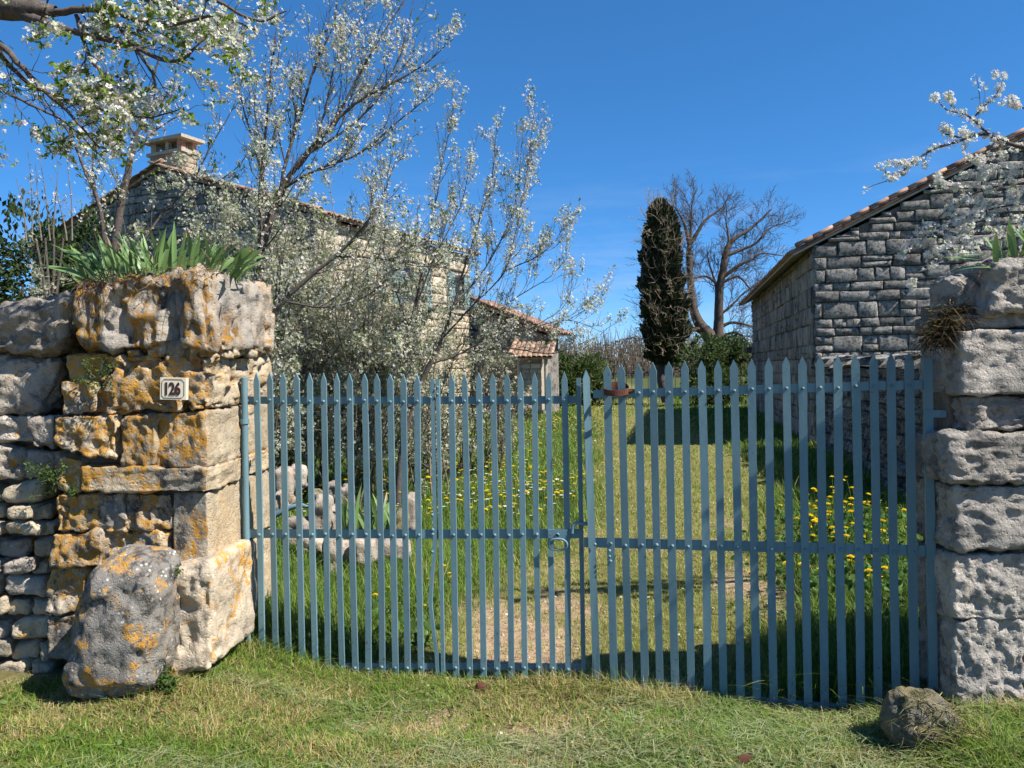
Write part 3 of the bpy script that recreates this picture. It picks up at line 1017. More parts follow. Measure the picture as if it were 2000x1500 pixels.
# ------------------------------------------------------------------ house number plate
np_ = thing('house_number', 'cream enamel house number plate reading 126 on the lichened pillar', 'number plate', tuple(P(338, 760, YL - 0.09)))
yb = YL - 0.085
cen = P(338, 759, yb)
ex = nrm(P(363, 758, yb) - P(313, 757, yb))
ez = np.array([-ex[2], 0, ex[0]])
ey = np.array([0, 1.0, 0])
pw, ph = 0.124, 0.106
CREAM = plain('cream_enamel', (0.66, 0.58, 0.44), 0.35, 30, 0.06)
BROWN = plain('brown_enamel', (0.05, 0.022, 0.018), 0.4)
def slab(o, w_, h_2, y0, y1):
    return box_v(o - ex * w_ / 2 - ez * h_2 / 2 + ey * y0, ex * w_, ey * (y1 - y0), ez * h_2)
part('plate', slab(cen, pw, ph, 0, 0.028), BOXF, CREAM, np_)
mb = MB()
bw, bh, cn, th = pw * 0.43, ph * 0.42, 0.012, 0.0016
oct_ = [(-bw + cn, bh), (bw - cn, bh), (bw, bh - cn), (bw, -bh + cn), (bw - cn, -bh), (-bw + cn, -bh), (-bw, -bh + cn), (-bw, bh - cn)]
pts = np.array([cen + ex * a + ez * b + ey * -0.0015 for a, b in oct_ + oct_[:2]])
v, q = tube_arrays(pts[:9], th * 0.6, 4)
mb.add(v, q)
mb.build('border', BROWN, np_)
cu = bpy.data.curves.new('digits', 'FONT')
cu.body = '126'
cu.size = 0.072
cu.align_x = 'CENTER'
cu.align_y = 'CENTER'
cu.offset = 0.0026
cu.extrude = 0.0008
cu.space_character = 0.94
to = bpy.data.objects.new('digits_tmp', cu)
COL.objects.link(to)
dg = bpy.context.evaluated_depsgraph_get()
dme = bpy.data.meshes.new_from_object(to.evaluated_get(dg))
bpy.data.objects.remove(to)
co = np.zeros(len(dme.vertices) * 3)
dme.vertices.foreach_get('co', co)
co = co.reshape(-1, 3)
co[:, 0] *= 0.80
co[:, 1] *= 1.12
co = co - (co.max(0) + co.min(0)) / 2
wv = cen + co[:, 0:1] * ex + co[:, 1:2] * ez - ey * 0.0022 + co[:, 2:3] * -ey
base = ORI[np_.name]
dme.vertices.foreach_set('co', (wv - base).ravel().astype(np.float32))
dme.materials.clear()
dme.materials.append(BROWN)
dme.update()
link('digits', dme, None, np_)

# ------------------------------------------------------------------ masonry
def block_mesh(seed, rough=0.10, jag=0.05):
    rg = np.random.default_rng(seed)
    xs = np.array([-0.5, -0.445, 0.05, 0.445, 0.5])
    zs = np.array([-0.5, -0.40, 0.40, 0.5])
    v = []
    for i, x in enumerate(xs):
        for j, z in enumerate(zs):
            edge = i in (0, 4) or j in (0, 3)
            y = -0.5 + (0.22 + rg.uniform(-0.08, 0.14) if edge else rg.uniform(-rough, rough) * 2.2)
            v.append((x + rg.uniform(-jag, jag) * (1 if not edge else 0.55), y, z + rg.uniform(-jag, jag) * (1 if not edge else 0.9)))
    q = [[i * 4 + j, (i + 1) * 4 + j, (i + 1) * 4 + j + 1, i * 4 + j + 1] for i in range(4) for j in range(3)]
    ring = [(i, 0) for i in range(5)] + [(4, j) for j in range(1, 4)] + [(i, 3) for i in range(3, -1, -1)] + [(0, j) for j in (2, 1)]
    b0 = len(v)
    for (i, j) in ring:
        a = v[i * 4 + j]
        v.append((a[0], 0.5, a[2]))
    n = len(ring)
    for k in range(n):
        i0, j0 = ring[k]
        i1, j1 = ring[(k + 1) % n]
        q.append([i1 * 4 + j1, i0 * 4 + j0, b0 + k, b0 + (k + 1) % n])
    return mesh('stone', np.array(v), np.array(q), False)
BLK = [block_mesh(s) for s in range(10)]
for b_ in BLK:
    b_.polygons.foreach_set('use_smooth', np.ones(len(b_.polygons), bool))
RUB = [block_mesh(100 + s, 0.2, 0.11) for s in range(10)]

def masonry(u, nrmv, o, L, Hf, course, length, depth=0.10, seed=0, gap=0.012, holes=(), z0=0.0):
    """list of stones (matrix, size) for one wall face"""
    rg = random.Random(seed)
    u, nv_, o = nrm(np.array(u, float)), nrm(np.array(nrmv, float)), np.array(o, float)
    out, z = [], z0
    cov = np.full(int(L / 0.02) + 2, z0)
    zmax = max(Hf(s) for s in np.linspace(0, L, 40))
    while z < zmax - 0.05:
        h = rg.uniform(*course)
        s = -rg.uniform(0, length[1] * 0.3) * 0
        first = True
        while s < L - 0.02:
            w_ = rg.uniform(*length)
            if first and rg.random() < 0.5:
                w_ *= 0.6
            first = False
            if L - s - w_ < length[0] * 0.6:
                w_ = L - s
            top = min(z + h, min(Hf(s + 0.02), Hf(s + w_ - 0.02)) - 0.01)
            hh = top - z
            sub = [(z, hh)]
            if hh > 0.2 and rg.random() < 0.16:
                c = rg.uniform(0.4, 0.6)
                sub = [(z, hh * c), (z + hh * c, hh * (1 - c))]
            for (zz, h2) in sub:
                if h2 > 0.05:
                    cs, cz = s + w_ / 2, zz + h2 / 2
                    if not any(a - w_ / 2 < cs < b + w_ / 2 and c - h2 / 2 < cz < d + h2 / 2 for a, b, c, d in holes):
                        m = Matrix(((u[0], -nv_[0], 0, 0), (u[1], -nv_[1], 0, 0), (0, 0, 1, 0), (0, 0, 0, 1)))
                        m = m @ Matrix.Rotation(rg.uniform(-0.012, 0.012), 4, 'Y')
                        dd = depth * rg.uniform(0.8, 1.25)
                        pos = o + u * cs + np.array([0, 0, cz]) + nv_ * (dd * 0.5 - depth * 0.55 + rg.uniform(-0.008, 0.012))
                        m = m @ Matrix.Diagonal((max(0.04, w_ - gap), dd, max(0.04, h2 - gap), 1))
                        m.translation = Vector(pos)
                        out.append((m, w_, h2))
            if hh > 0.05:
                a_, b_ = int(s / 0.02), int((s + w_) / 0.02) + 1
                cov[a_:b_] = np.maximum(cov[a_:b_], top)
            s += w_
        z += h
    # packing stones under a sloping top
    s = 0.0
    while s < L - 0.1:
        w_ = rg.uniform(0.14, 0.26)
        e = min(L, s + w_)
        zt = cov[int(s / 0.02):int(e / 0.02) + 1].max()
        Hm = min(Hf(s + .01), Hf(e - .01)) - 0.015
        while Hm - zt > 0.05:
            h2 = min(rg.uniform(0.08, 0.16), Hm - zt)
            if Hm - zt - h2 < 0.05:
                h2 = Hm - zt
            m = Matrix(((u[0], -nv_[0], 0, 0), (u[1], -nv_[1], 0, 0), (0, 0, 1, 0), (0, 0, 0, 1))) @ Matrix.Rotation(rg.uniform(-.05, .05), 4, 'Y') @ Matrix.Diagonal((max(.04, e - s - gap), depth, max(.04, h2 - gap), 1))
            m.translation = Vector(o + u * (s + e) / 2 + np.array([0, 0, zt + h2 / 2]) - nv_ * depth * rg.uniform(0, 0.12))
            if not any(a < (s + e) / 2 < b and c < zt + h2 / 2 < d for a, b, c, d in holes):
                out.append((m, e - s, h2))
            zt += h2
        s = e
    return out

def lay(blocks, parent, variants, mats, limit=300, name='stone', rest='stonework', margin=60):
    """the largest stones in view as parts, the others joined into one part"""
    sc = []
    for (m, w_, h_, mt) in blocks:
        (xy, z) = project(np.array(m.translation))
        vis = 1.0 if (-margin < xy[0] < 2000 + margin and -margin < xy[1] < 1500 and z > 0.3) else 0.05
        sc.append(vis * math.sqrt(w_ * h_) / max(z, 0.3))
    order = np.argsort(-np.array(sc))
    mb = {}
    for r_, k in enumerate(order):
        m, w_, h_, mt = blocks[k]
        me = variants[k % len(variants)]
        if r_ < limit:
            o = put(name, me, None, parent, m)
            if len(me.materials) == 0:
                me.materials.append(mt)
            o.material_slots[0].link = 'OBJECT'
            o.material_slots[0].material = mt
        else:
            nv_ = len(me.vertices)
            co = np.zeros(nv_ * 3)
            me.vertices.foreach_get('co', co)
            co = co.reshape(-1, 3)
            M_ = np.array(m)
            co = co @ M_[:3, :3].T + M_[:3, 3]
            lt = np.array([p.vertices[:] for p in me.polygons])
            mb.setdefault(mt.name, (MB(), mt))[0].add(co, lt)
    for k, (b, mt) in mb.items():
        b.build(rest, mt, parent, True, 'stuff')

def prism(mb, poly2, o, u, nv_, y0, y1):
    """extrude polygon (s, z) along the normal between offsets; convex, fan capped"""
    u, nv_, o = np.array(u, float), np.array(nv_, float), np.array(o, float)
    a = np.array([o + u * s + np.array([0, 0, z]) + nv_ * y0 for s, z in poly2])
    b = np.array([o + u * s + np.array([0, 0, z]) + nv_ * y1 for s, z in poly2])
    n = len(poly2)
    v = np.concatenate([a, b, [a.mean(0)], [b.mean(0)]])
    mb.add(v, np.array([[k, (k + 1) % n, n + (k + 1) % n, n + k] for k in range(n)]))
    mb.add(v, np.array([[(k + 1) % n, k, 2 * n] for k in range(n)] + [[n + k, n + (k + 1) % n, 2 * n + 1] for k in range(n)]))

def tile_mesh(L=0.46, r0=0.098, r1=0.078, th=0.014, k=6):
    v, q = [], []
    for (y, r_) in ((0, r0), (L, r1)):
        for rr_ in (r_, r_ - th):
            for j in range(k + 1):
                a = math.pi * j / k
                v.append((rr_ * math.cos(a), y, rr_ * math.sin(a) * 0.8))
    m = k + 1
    for j in range(k):
        q += [[j, j + 1, 2 * m + j + 1, 2 * m + j], [m + j + 1, m + j, 3 * m + j, 3 * m + j + 1], [j + 1, j, m + j, m + j + 1], [2 * m + j, 2 * m + j + 1, 3 * m + j + 1, 3 * m + j]]
    q += [[0, 2 * m, 3 * m, m], [m - 1, 2 * m - 1, 4 * m - 1, 3 * m - 1]]
    return mesh('roof_tile', np.array(v), np.array(q), True)
TILE = tile_mesh()

def roof(parent, o, along, up, La, Lu, mat, cols_first=3, limit=300, seed=0, pitch_w=0.21, slabmat=None, th=0.06):
    """sloped slab with canal tiles; o = lower near corner, along = eave direction, up = direction up the slope"""
    rg = random.Random(seed)
    along, up, o = nrm(along), nrm(up), np.array(o, float)
    nn = np.cross(along, up)
    if nn[2] < 0:
        nn = -nn
    part('roof', box_v(o - nn * th, along * La, up * Lu, nn * th), BOXF, slabmat or mat, parent)
    cols, rows_ = int(La / pitch_w), int(Lu / 0.36) + 1
    bl = []
    xax = np.cross(up, nn)
    for c in range(cols + 1):
        for r_ in range(rows_):
            for lift in ((0.0, 0.5) if c < 1 else (0.0,)):
                p = o + along * min(La, (c * pitch_w + 0.10 * (lift == 0))) + up * (r_ * 0.36 - 0.06 + rg.uniform(-0.015, 0.015) + 0.18 * (lift > 0)) + nn * (0.004 + 0.075 * (lift > 0))
                upv = nrm(up + nn * 0.035 + xax * rg.uniform(-0.03, 0.03))
                if (r_ * 0.36 + 0.35) > Lu + 0.12:
                    continue
                m = Matrix(((xax[0], upv[0], nn[0], p[0]), (xax[1], upv[1], nn[1], p[1]), (xax[2], upv[2], nn[2], p[2]), (0, 0, 0, 1)))
                prio = c < cols_first or r_ == 0
                bl.append((m, 0.2 if prio else 0.05, 0.2 if prio else 0.05, mat))
    lay(bl, parent, [TILE], None, limit, 'roof_tile', 'roof_tiles', 400)

# ---- barn ---------------------------------------------------------
bC = np.array([5.73, 14.5, 0.0])
bd, br = np.array([0.215, 0.977, 0.0]), np.array([0.977, -0.215, 0.0])
bHe, bPit, bHalf, bL = 3.80, math.tan(rad(25.5)), 4.6, 12.5
barn = thing('stone_barn', 'dark grey block built stone barn with tiled gable, right side behind the garden wall', 'barn', tuple(bC))
Hb = lambda s: bHe + bPit * (bHalf - abs(s - bHalf))
mb = MB()
prism(mb, [(0.03, -0.2), (2 * bHalf, -0.2), (2 * bHalf, bHe - 0.05), (bHalf, bHe + bPit * bHalf - 0.05), (0.03, bHe - 0.05)], bC, br, bd, 0.05, bL - 0.05)
mb.build('wall', MAT['mortar'], barn)
bs = [(m, w_, h_, MAT['barnstone']) for m, w_, h_ in masonry(br, -bd, bC, 5.6, Hb, (0.14, 0.36), (0.18, 0.64), 0.085, 4, 0.013, z0=0.0)]
bs += [(m, w_, h_, MAT['barnside']) for m, w_, h_ in masonry(bd, -br, bC, bL, lambda s: bHe - 0.02, (0.26, 0.42), (0.35, 0.85), 0.08, 6, 0.007)]
lay(bs, barn, BLK, None, 300)
# roof: left slope, eave overhang
upb = nrm(br * 1.0 + np.array([0, 0, bPit]))
ro = bC - br * 0.38 - bd * 0.02 + np.array([0, 0, bHe + 0.02 - 0.38 * bPit + 0.025])
roof(barn, ro, bd, upb, bL + 0.3, (bHalf + 0.38) / math.cos(math.atan(bPit)), MAT['tile'], 2, 110, 3, slabmat=MAT['mortar_pale'], th=0.035)
upb2 = nrm(-br + np.array([0, 0, bPit]))
ro2 = bC + br * (2 * bHalf + 0.38) + bd * (bL + 0.2) + np.array([0, 0, bHe - 0.38 * bPit + 0.06])
roof(barn, ro2, -bd, upb2, bL + 0.3, (bHalf + 0.38) / math.cos(math.atan(bPit)), MAT['tile'], 1, 0, 5, slabmat=MAT['wood'])
# small lean-to eave at the far end
mb = MB()
oo = bC + bd * (bL + 0.05) - br * 0.22
mb.add(box_v(oo + np.array([0, 0, 2.0]), br * 1.6, bd * 1.2, (0, 0, 0.18)), BOXF)
mb.add(box_v(oo + np.array([0, 0, -.1]) + br * .25, br * 1.2, bd * 1.0, (0, 0, 2.1)), BOXF)
mb.build('lean_to', MAT['wood'], barn)

# ---- garden wall in front of the barn -------------------------------
w0, w1 = np.array([4.35, 7.7, 0.0]), np.array([5.55, 13.75, 0.0])
gw = thing('garden_wall', 'low shaded rubble wall with mossy top between right pillar and barn corner', 'wall', tuple((w0 + w1) / 2))
wu = nrm(w1 - w0)
wnv = np.array([-wu[1], wu[0], 0])
wL = np.linalg.norm(w1 - w0)
part('wall_core', box_v(w0 - wnv * 0.42 + np.array([0, 0, -0.1]), wu * wL, wnv * 0.40, (0, 0, 1.6)), BOXF, MAT['mortar'], gw)
gb = [(m, w_, h_, MAT['barnstone']) for m, w_, h_ in masonry(wu, wnv, w0, wL, lambda s: 1.5 + 0.06 * math.sin(s * 2.3), (0.11, 0.2), (0.16, 0.42), 0.12, 14, 0.02)]
rg = random.Random(3)
s = 0.0
while s < wL:      # coping
    w_ = rg.uniform(0.2, 0.4)
    m = Matrix(((wu[0], -wnv[0], 0, 0), (wu[1], -wnv[1], 0, 0), (0, 0, 1, 0), (0, 0, 0, 1))) @ Matrix.Rotation(rg.uniform(-.15, .15), 4, 'Y') @ Matrix.Diagonal((w_ - .02, 0.5, rg.uniform(0.08, 0.15), 1))
    m.translation = Vector(w0 + wu * (s + w_ / 2) - wnv * 0.22 + np.array([0, 0, 1.57 + rg.uniform(0, .05)]))
    gb.append((m, w_, 0.2, MAT['barnstone']))
    s += w_
lay(gb, gw, RUB, None, 290)

# ---- house --------------------------------------------------------
hC = np.array([-4.75, 19.0, 0.0])
hg, hd = np.array([0.902, -0.432, 0.0]), np.array([0.432, 0.902, 0.0])
hw, hLn, hE, hA = 5.46, 7.8, 5.5, 7.27
house = thing('farmhouse', 'two storey stone farmhouse with dark gable and chimney behind the blossoming trees', 'house', tuple(hC))
hP = (hA - hE) / hw
Hh = lambda s: hE + hP * (hw - abs(s - hw))
mb = MB()
prism(mb, [(0.03, -0.2), (2 * hw, -0.2), (2 * hw, hE - .05), (hw, hA - .05), (0.03, hE - .05)], hC, -hg, hd, 0.05, hLn - 0.03)
mb.build('wall', MAT['mortar_pale'], house)
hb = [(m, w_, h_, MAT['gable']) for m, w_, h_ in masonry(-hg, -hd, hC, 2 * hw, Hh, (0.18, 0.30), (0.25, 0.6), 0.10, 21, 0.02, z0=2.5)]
hb2 = [(m, w_, h_, MAT['housestone']) for m, w_, h_ in masonry(hd, hg, hC, hLn, lambda s: hE - 0.03, (0.2, 0.32), (0.28, 0.65), 0.09, 23, 0.014,
       holes=((3.66, 4.8, 3.5, 4.75), (3.0, 3.9, 0, 2.05), (6.75, 7.3, 3.5, 4.7)))]
lay(hb + hb2, house, BLK, None, 300)
def wallbox(name, t0, t1, z0, z1, out, dp, mat, par):
    return part(name, box_v(hC + hd * t0 + hg * (out - dp) + np.array([0, 0, z0]), hd * (t1 - t0), hg * dp, (0, 0, z1 - z0)), BOXF, mat, par)
for (t0, t1) in ((3.70, 4.76), (6.72, 7.3)):
    wi = wallbox('window', t0, t1, 3.55, 4.70, -0.015, 0.06, MAT['wood'], house)
    for a, b in ((0.06, 0.47), (0.53, 0.94)):
        wallbox('pane', t0 + (t1 - t0) * a, t0 + (t1 - t0) * b, 3.63, 4.62, -0.005, 0.02, MAT['dark'], wi)
    wallbox('sill', t0 - 0.1, t1 + 0.1, 3.45, 3.55, 0.10, 0.16, MAT['mortar_pale'], wi)
    for (a, b) in ((t0 - 0.5, t0 - 0.02), (t1 + 0.02, t1 + 0.46)):
        sh = wallbox('shutter', a, b, 3.52, 4.74, 0.085, 0.045, MAT['shutter'], house)
        for zz in (3.7, 4.5):
            wallbox('batten', a + 0.03, b - 0.03, zz, zz + 0.09, 0.105, 0.02, MAT['shutter'], sh)
dr = wallbox('door', 3.05, 3.88, 0.3, 2.1, -0.02, 0.06, MAT['wood'], house)
wallbox('lintel', 2.9, 4.02, 2.1, 2.34, 0.05, 0.14, MAT['mortar_pale'], dr)
# roof slopes
uph = nrm(-hg + np.array([0, 0, hP]))
ov = 0.30
o1 = hC + hg * ov - hd * 0.06 + np.array([0, 0, hE - ov * hP + 0.06])
roof(house, o1, hd, uph, hLn + 0.2, (hw + ov) / math.cos(math.atan(hP)), MAT['tile_old'], 2, 120, 31)
uph2 = nrm(hg + np.array([0, 0, hP]))
o2 = hC - hg * (2 * hw + ov) - hd * 0.06 + np.array([0, 0, hE - ov * hP + 0.06])
roof(house, o2, hd, uph2, hLn + 0.2, (hw + ov) / math.cos(math.atan(hP)), MAT['tile_old'], 1, 40, 33)
# chimney
ca = hC - hg * hw
def chbox(name, a0, a1, b0, b1, z0, z1, mat, par):
    return part(name, box_v(ca + hg * a0 + hd * b0 + np.array([0, 0, z0]), hg * (a1 - a0), hd * (b1 - b0), (0, 0, z1 - z0)), BOXF, mat, par)
CHM = stone_mat('chimney_stone', base=(0.42, 0.33, 0.22), base2=(0.33, 0.27, 0.19), dark_amt=0.3, white_amt=0.1, sc=1.2)
ch = chbox('chimney', -0.80, 0.46, 0.42, 0.98, 6.3, 7.84, CHM, house)
chbox('band', -0.87, 0.53, 0.35, 1.05, 7.84, 7.93, MAT['mortar_pale'], ch)
for a0, a1 in ((-0.78, -0.58), (0.26, 0.44), (-0.2, -0.08)):
    for b0, b1 in ((0.44, 0.58), (0.82, 0.96)):
        chbox('brick_pier', a0, a1, b0, b1, 7.93, 8.20, MAT['tile'] if a1 > 0.3 else CHM, ch)
chbox('flue_back', -0.5, 0.2, 0.62, 0.78, 7.93, 8.20, MAT['mortar'], ch)
chbox('cap_slab', -0.95, 0.62, 0.28, 1.12, 8.20, 8.29, MAT['mortar_pale'], ch)
rgc = random.Random(4)
cb = masonry(hg, -hd, ca + hg * -0.80 + hd * 0.42, 1.26, lambda s: 7.83, (0.11, 0.16), (0.2, 0.4), 0.03, 8, 0.012, z0=6.7)
cb += masonry(hd, hg, ca + hg * 0.46 + hd * 0.42, 0.56, lambda s: 7.83, (0.11, 0.16), (0.18, 0.34), 0.03, 9, 0.012, z0=6.7)
for k, (m, w_, h_) in enumerate(cb):
    o = put('block', BLK[k % 10], None, ch, m)
    o.material_slots[0].link = 'OBJECT'
    o.material_slots[0].material = CHM
# lean-to at the far right end
lo = hC + hd * 7.9
wing = thing('lean_to', 'low lean to with red tiled roof at the right end of the farmhouse', 'outbuilding', tuple(lo))
zt, ze, ln_ = 3.9, 2.72, 2.85
mb = MB()
prism(mb, [(-1.2, -.2), (ln_ - .3, -.2), (ln_ - .3, ze), (0, zt - .12), (-1.2, zt - .12)], lo, hg, hd, 0.1, 1.5)
mb.build('wall', MAT['gable'], wing)
upw = nrm(-hg * ln_ + np.array([0, 0, zt - ze]))
roof(wing, lo + hg * (ln_ + 0.15) + np.array([0, 0, ze]) - hd * 0.15, hd, upw, 1.8, math.hypot(ln_ + .15, zt - ze) + 0.05, MAT['tile_red'], 2, 40, 41)
# little stone porch
pb = np.array([0.12, 23.4, 0.3])
po = thing('stone_porch', 'small pale stone porch with tiled roof beyond the gate, right end of the house', 'porch', tuple(pb))
px_ = np.array([1.0, -0.12, 0]); px_ = nrm(px_); py_ = np.array([0.12, 1.0, 0]); py_ = nrm(py_)
part('wall', box_v(pb + px_ * 0.14 + py_ * 0.1, px_ * 0.62, py_ * 1.3, (0, 0, 1.45)), BOXF, MAT['mortar_pale'], po)
pbk = masonry(px_, -py_, pb + px_ * 0.12 + py_ * 0.1, 0.66, lambda s: 1.45, (0.14, 0.24), (0.18, 0.4), 0.07, 51, 0.014)
for k, (m, w_, h_) in enumerate(pbk):
    o = put('stone', BLK[k % 10], None, po, m)
    o.material_slots[0].link = 'OBJECT'
    o.material_slots[0].material = MAT['housestone']
v, q = tube_arrays(np.array([pb + px_ * 0.92, pb + px_ * 0.92 + np.array([0, 0, 1.62])]), 0.055, 8)
part('column', v, q, MAT['mortar_pale'], po, True)
v, q = tube_arrays(np.array([pb + px_ * 0.10, pb + px_ * 0.10 + np.array([0, 0, 1.62])]), 0.05, 8)
part('column', v, q, MAT['mortar_pale'], po, True)
roof(po, pb + px_ * -0.15 - py_ * 0.15 + np.array([0, 0, 1.62]), px_, nrm(py_ + np.array([0, 0, 0.28])), 1.25, 1.8, MAT['tile_old'], 9, 60, 52, pitch_w=0.16)

# ------------------------------------------------------------------ iron fence at the far edge of the lawn
fe = thing('iron_fence', 'thin black iron railing across the far edge of the lawn', 'fence', (7.0, 33.5, 0.1))
fa, fb = np.array([2.6, 33.5, 0.0]), np.array([13.0, 33.8, 0.0])
fu = nrm(fb - fa)
nb = int(np.linalg.norm(fb - fa) / 0.24)
bm_ = None
for k in range(nb):
    p = fa + fu * 0.24 * k
    zz = float(hz(p[0:1], p[1:2])[0])
    big_ = k % 9 == 0
    if bm_ is None or big_:
        v, q = tube_arrays(np.array([[0, 0, 0], [0, 0, 1.35 if not big_ else 1.5], [0, 0, 1.42 if not big_ else 1.6]]), [0.011 if not big_ else 0.022, 0.011 if not big_ else 0.022, 0.002], 5)
        me = mesh('bar', v, q)
        me.materials.append(MAT['iron'])
        if not big_: bm_ = me
    put('post' if big_ else 'bar', me if big_ else bm_, None, fe, Matrix.Translation(Vector((p[0], p[1], zz))))
for h_ in (0.25, 1.22):
    v, q = tube_arrays(np.array([fa + np.array([0, 0, h_ + .05]), (fa + fb) / 2 + np.array([0, 0, h_ + .08]), fb + np.array([0, 0, h_ + .05])]), 0.013, 5)
    part('rail', v, q, MAT['iron'], fe)

# ------------------------------------------------------------------ stone heap behind the left leaf
hp = [  # px box, depth y, material tag, label
    ((538, 918, 575, 985), 7.6, 'pinkish squared stone at the back left end of the stone heap'),
    ((566, 915, 602, 955), 7.7, 'rounded grey stone bridging the dark hollow of the stone heap'),
    ((538, 962, 560, 1000), 6.9, 'small tan stone low at the left end of the heap'),
    ((560, 1012, 604, 1062), 6.3, 'pale pitted stone at the front of the heap, left of the others'),
    ((604, 962, 628, 1010), 7.0, 'brown mossy stone in the middle of the heap'),
    ((612, 975, 650, 1052), 6.4, 'tall pale pitted stone standing in the middle of the heap'),
    ((640, 945, 665, 985), 7.4, 'dark reddish stone behind the standing pale stone'),
    ((640, 990, 664, 1050), 6.5, 'white tilted stone beside the iris leaves'),
    ((590, 1045, 640, 1072), 6.0, 'flat white stone lying along the front foot of the heap'),
    ((664, 950, 690, 1000), 7.2, 'small pinkish stone above the iris leaves of the heap'),
    ((640, 1052, 664, 1110), 5.7, 'pale upright slab poking out of tall grass in front of the heap'),
    ((664, 1058, 700, 1090), 5.8, 'speckled flat stone in the grass right of the upright slab'),
    ((692, 1050, 738, 1100), 5.7, 'white stone half sunk in grass below the iris leaves'),
    ((740, 1055, 800, 1092), 5.9, 'low whitish stone at the right end of the heap'),
    ((790, 968, 816, 1030), 7.3, 'white upright stone right of the young tree trunk'),
    ((700, 1000, 790, 1040), 6.6, 'brown earthy stone at the foot of the young tree'),
]
for k, ((xa, ya, xb, yb2), yy, lab) in enumerate(hp):
    a, b = P(xa, ya, yy), P(xb, yb2, yy)
    half = np.array([abs(b[0] - a[0]) / 2, 0.11, abs(a[2] - b[2]) / 2 + 0.01])
    p, q = rock_arrays(half * 1.08, 9, 0.7, 0.035, 5, 400 + k, 0.015)
    o = part('rock', p + (a + b) / 2, q, MAT['mossy'] if k in (4, 15) else MAT['heap'], None, True)
    tag(o, lab, 'rock', 'stones of the heap behind the gate')
pa = np.array([P(536, 1006, 6.5), P(552, 998, 6.5), P(570, 990, 6.5), P(588, 986, 6.5), P(602, 990, 6.5)])
v, q = tube_arrays(pa, [0.028, 0.026, 0.022, 0.02, 0.012], 8)
tag(part('blue_pipe', v, q, MAT['paint'], None, True), 'short bent pale blue pipe lying on the stone heap', 'pipe')

# ------------------------------------------------------------------ iris clumps
def iris_mesh(seed):
    rg = np.random.default_rng(seed)
    k = 8
    t = np.linspace(0, 1, k)
    wdt = 0.5 * np.array([0.72, 0.92, 1.0, 1.0, 0.92, 0.74, 0.42, 0.02]) * 0.105
    curve = rg.uniform(0.0, 0.35)
    fold = rg.uniform(0.05, 0.22)
    tw = rg.uniform(-0.5, 0.5)
    x = curve * t ** 2.2
    z = t * (1 - 0.25 * curve * t)
    v = []
    for i in range(k):
        c, s = math.cos(tw * t[i]), math.sin(tw * t[i])
        for sd in (-1, 0, 1):
            lx, ly = (fold * wdt[i] if sd == 0 else 0), sd * wdt[i]
            v.append((x[i] + lx * c - ly * s, lx * s + ly * c, z[i]))
    q = [[i * 3 + j, i * 3 + j + 1, i * 3 + j + 4, i * 3 + j + 3] for i in range(k - 1) for j in (0, 1)]
    tone = rg.uniform(0.8, 1.25)
    base_ = np.array([0.135, 0.225, 0.07]) * tone
    tipc = np.array([0.18, 0.29, 0.095]) * tone
    col = np.repeat(base_ + (tipc - base_) * t[:, None], 3, 0)
    if rg.random() < 0.3:
        col[-6:] = np.array([0.28, 0.2, 0.09])
    me = mesh('iris_leaf', np.array(v), np.array(q), True, col)
    me.materials.append(MAT['iris'])
    return me
IRIS = [iris_mesh(s) for s in range(14)]

def iris_leaf(parent, pos, az, lean, L, w_, rg):
    m = Matrix.Rotation(az, 4, 'Z') @ Matrix.Rotation(lean, 4, 'Y') @ Matrix.Rotation(rg.uniform(-1.2, 1.2), 4, 'Z') @ Matrix.Diagonal((L, L * w_, L, 1))
    m.translation = Vector(pos)
    return put('leaf', rg.choice(IRIS), None, parent, m)

def dry_roots(parent, p0, p1, n, seed, drop=0.08, col=(0.16, 0.10, 0.06)):
    rg = np.random.default_rng(seed)
    mb = MB()
    for i in range(n):
        t = rg.random()
        a = p0 + (p1 - p0) * t + rg.normal(0, 0.02, 3)
        d = nrm(rg.normal(0, 1, 3) * np.array([1, 0.5, 0.4]))
        L = rg.uniform(0.03, 0.11)
        pts = np.array([a, a + d * L * .5 + rg.normal(0, .01, 3), a + d * L + np.array([0, -0.01, -drop * rg.random()])])
        v, q = tube_arrays(pts, [0.0022, 0.0016, 0.0007], 3)
        mb.add(v, q, np.array(col) * rg.uniform(0.4, 1.8))
    return mb.build('dry_roots', MAT['leaf'], parent, False, 'stuff')

dry_roots(mr_, P(1775, 1385, 3.02), P(1890, 1385, 3.02), 90, 35, 0.03, (0.22, 0.20, 0.09))
dry_roots(mr_, P(1765, 1430, 2.97), P(1905, 1430, 2.97), 60, 36, 0.03, (0.26, 0.22, 0.10))
rg = random.Random(77)
ic = thing('iris_clump', 'dense clump of sword shaped green iris leaves growing on top of the left pillar', 'iris', tuple(P(300, 530, 4.0)))
for k in range(235):
    px = rg.uniform(165, 465)
    yy = rg.uniform(3.76, 4.45)
    e = (px - 300) / 150
    z = P(300, 528, 3.75)[2] + 0.02 - 0.05 * abs(e) ** 2 - (0.05 if px < 205 else 0)
    pos = np.array([P(px, 530, yy)[0], yy, z])
    lean = abs(rg.gauss(0.16, 0.30)) + 0.52 * max(0, abs(e) - 0.35)
    az = (0 if e > 0 else math.pi) + rg.gauss(0, 0.9 - 0.4 * min(1, abs(e)))
    iris_leaf(ic, pos, az, lean, rg.uniform(0.12, 0.26), rg.uniform(0.65, 1.15), rg)
for k in range(16):    # drooping leaves at the left end over the wall
    pos = P(rg.uniform(150, 200), rg.uniform(520, 545), rg.uniform(3.71, 3.95))
    iris_leaf(ic, pos, math.pi + rg.gauss(0, 0.7), rg.uniform(0.5, 1.25), rg.uniform(0.14, 0.22), rg.uniform(1.1, 1.7), rg)
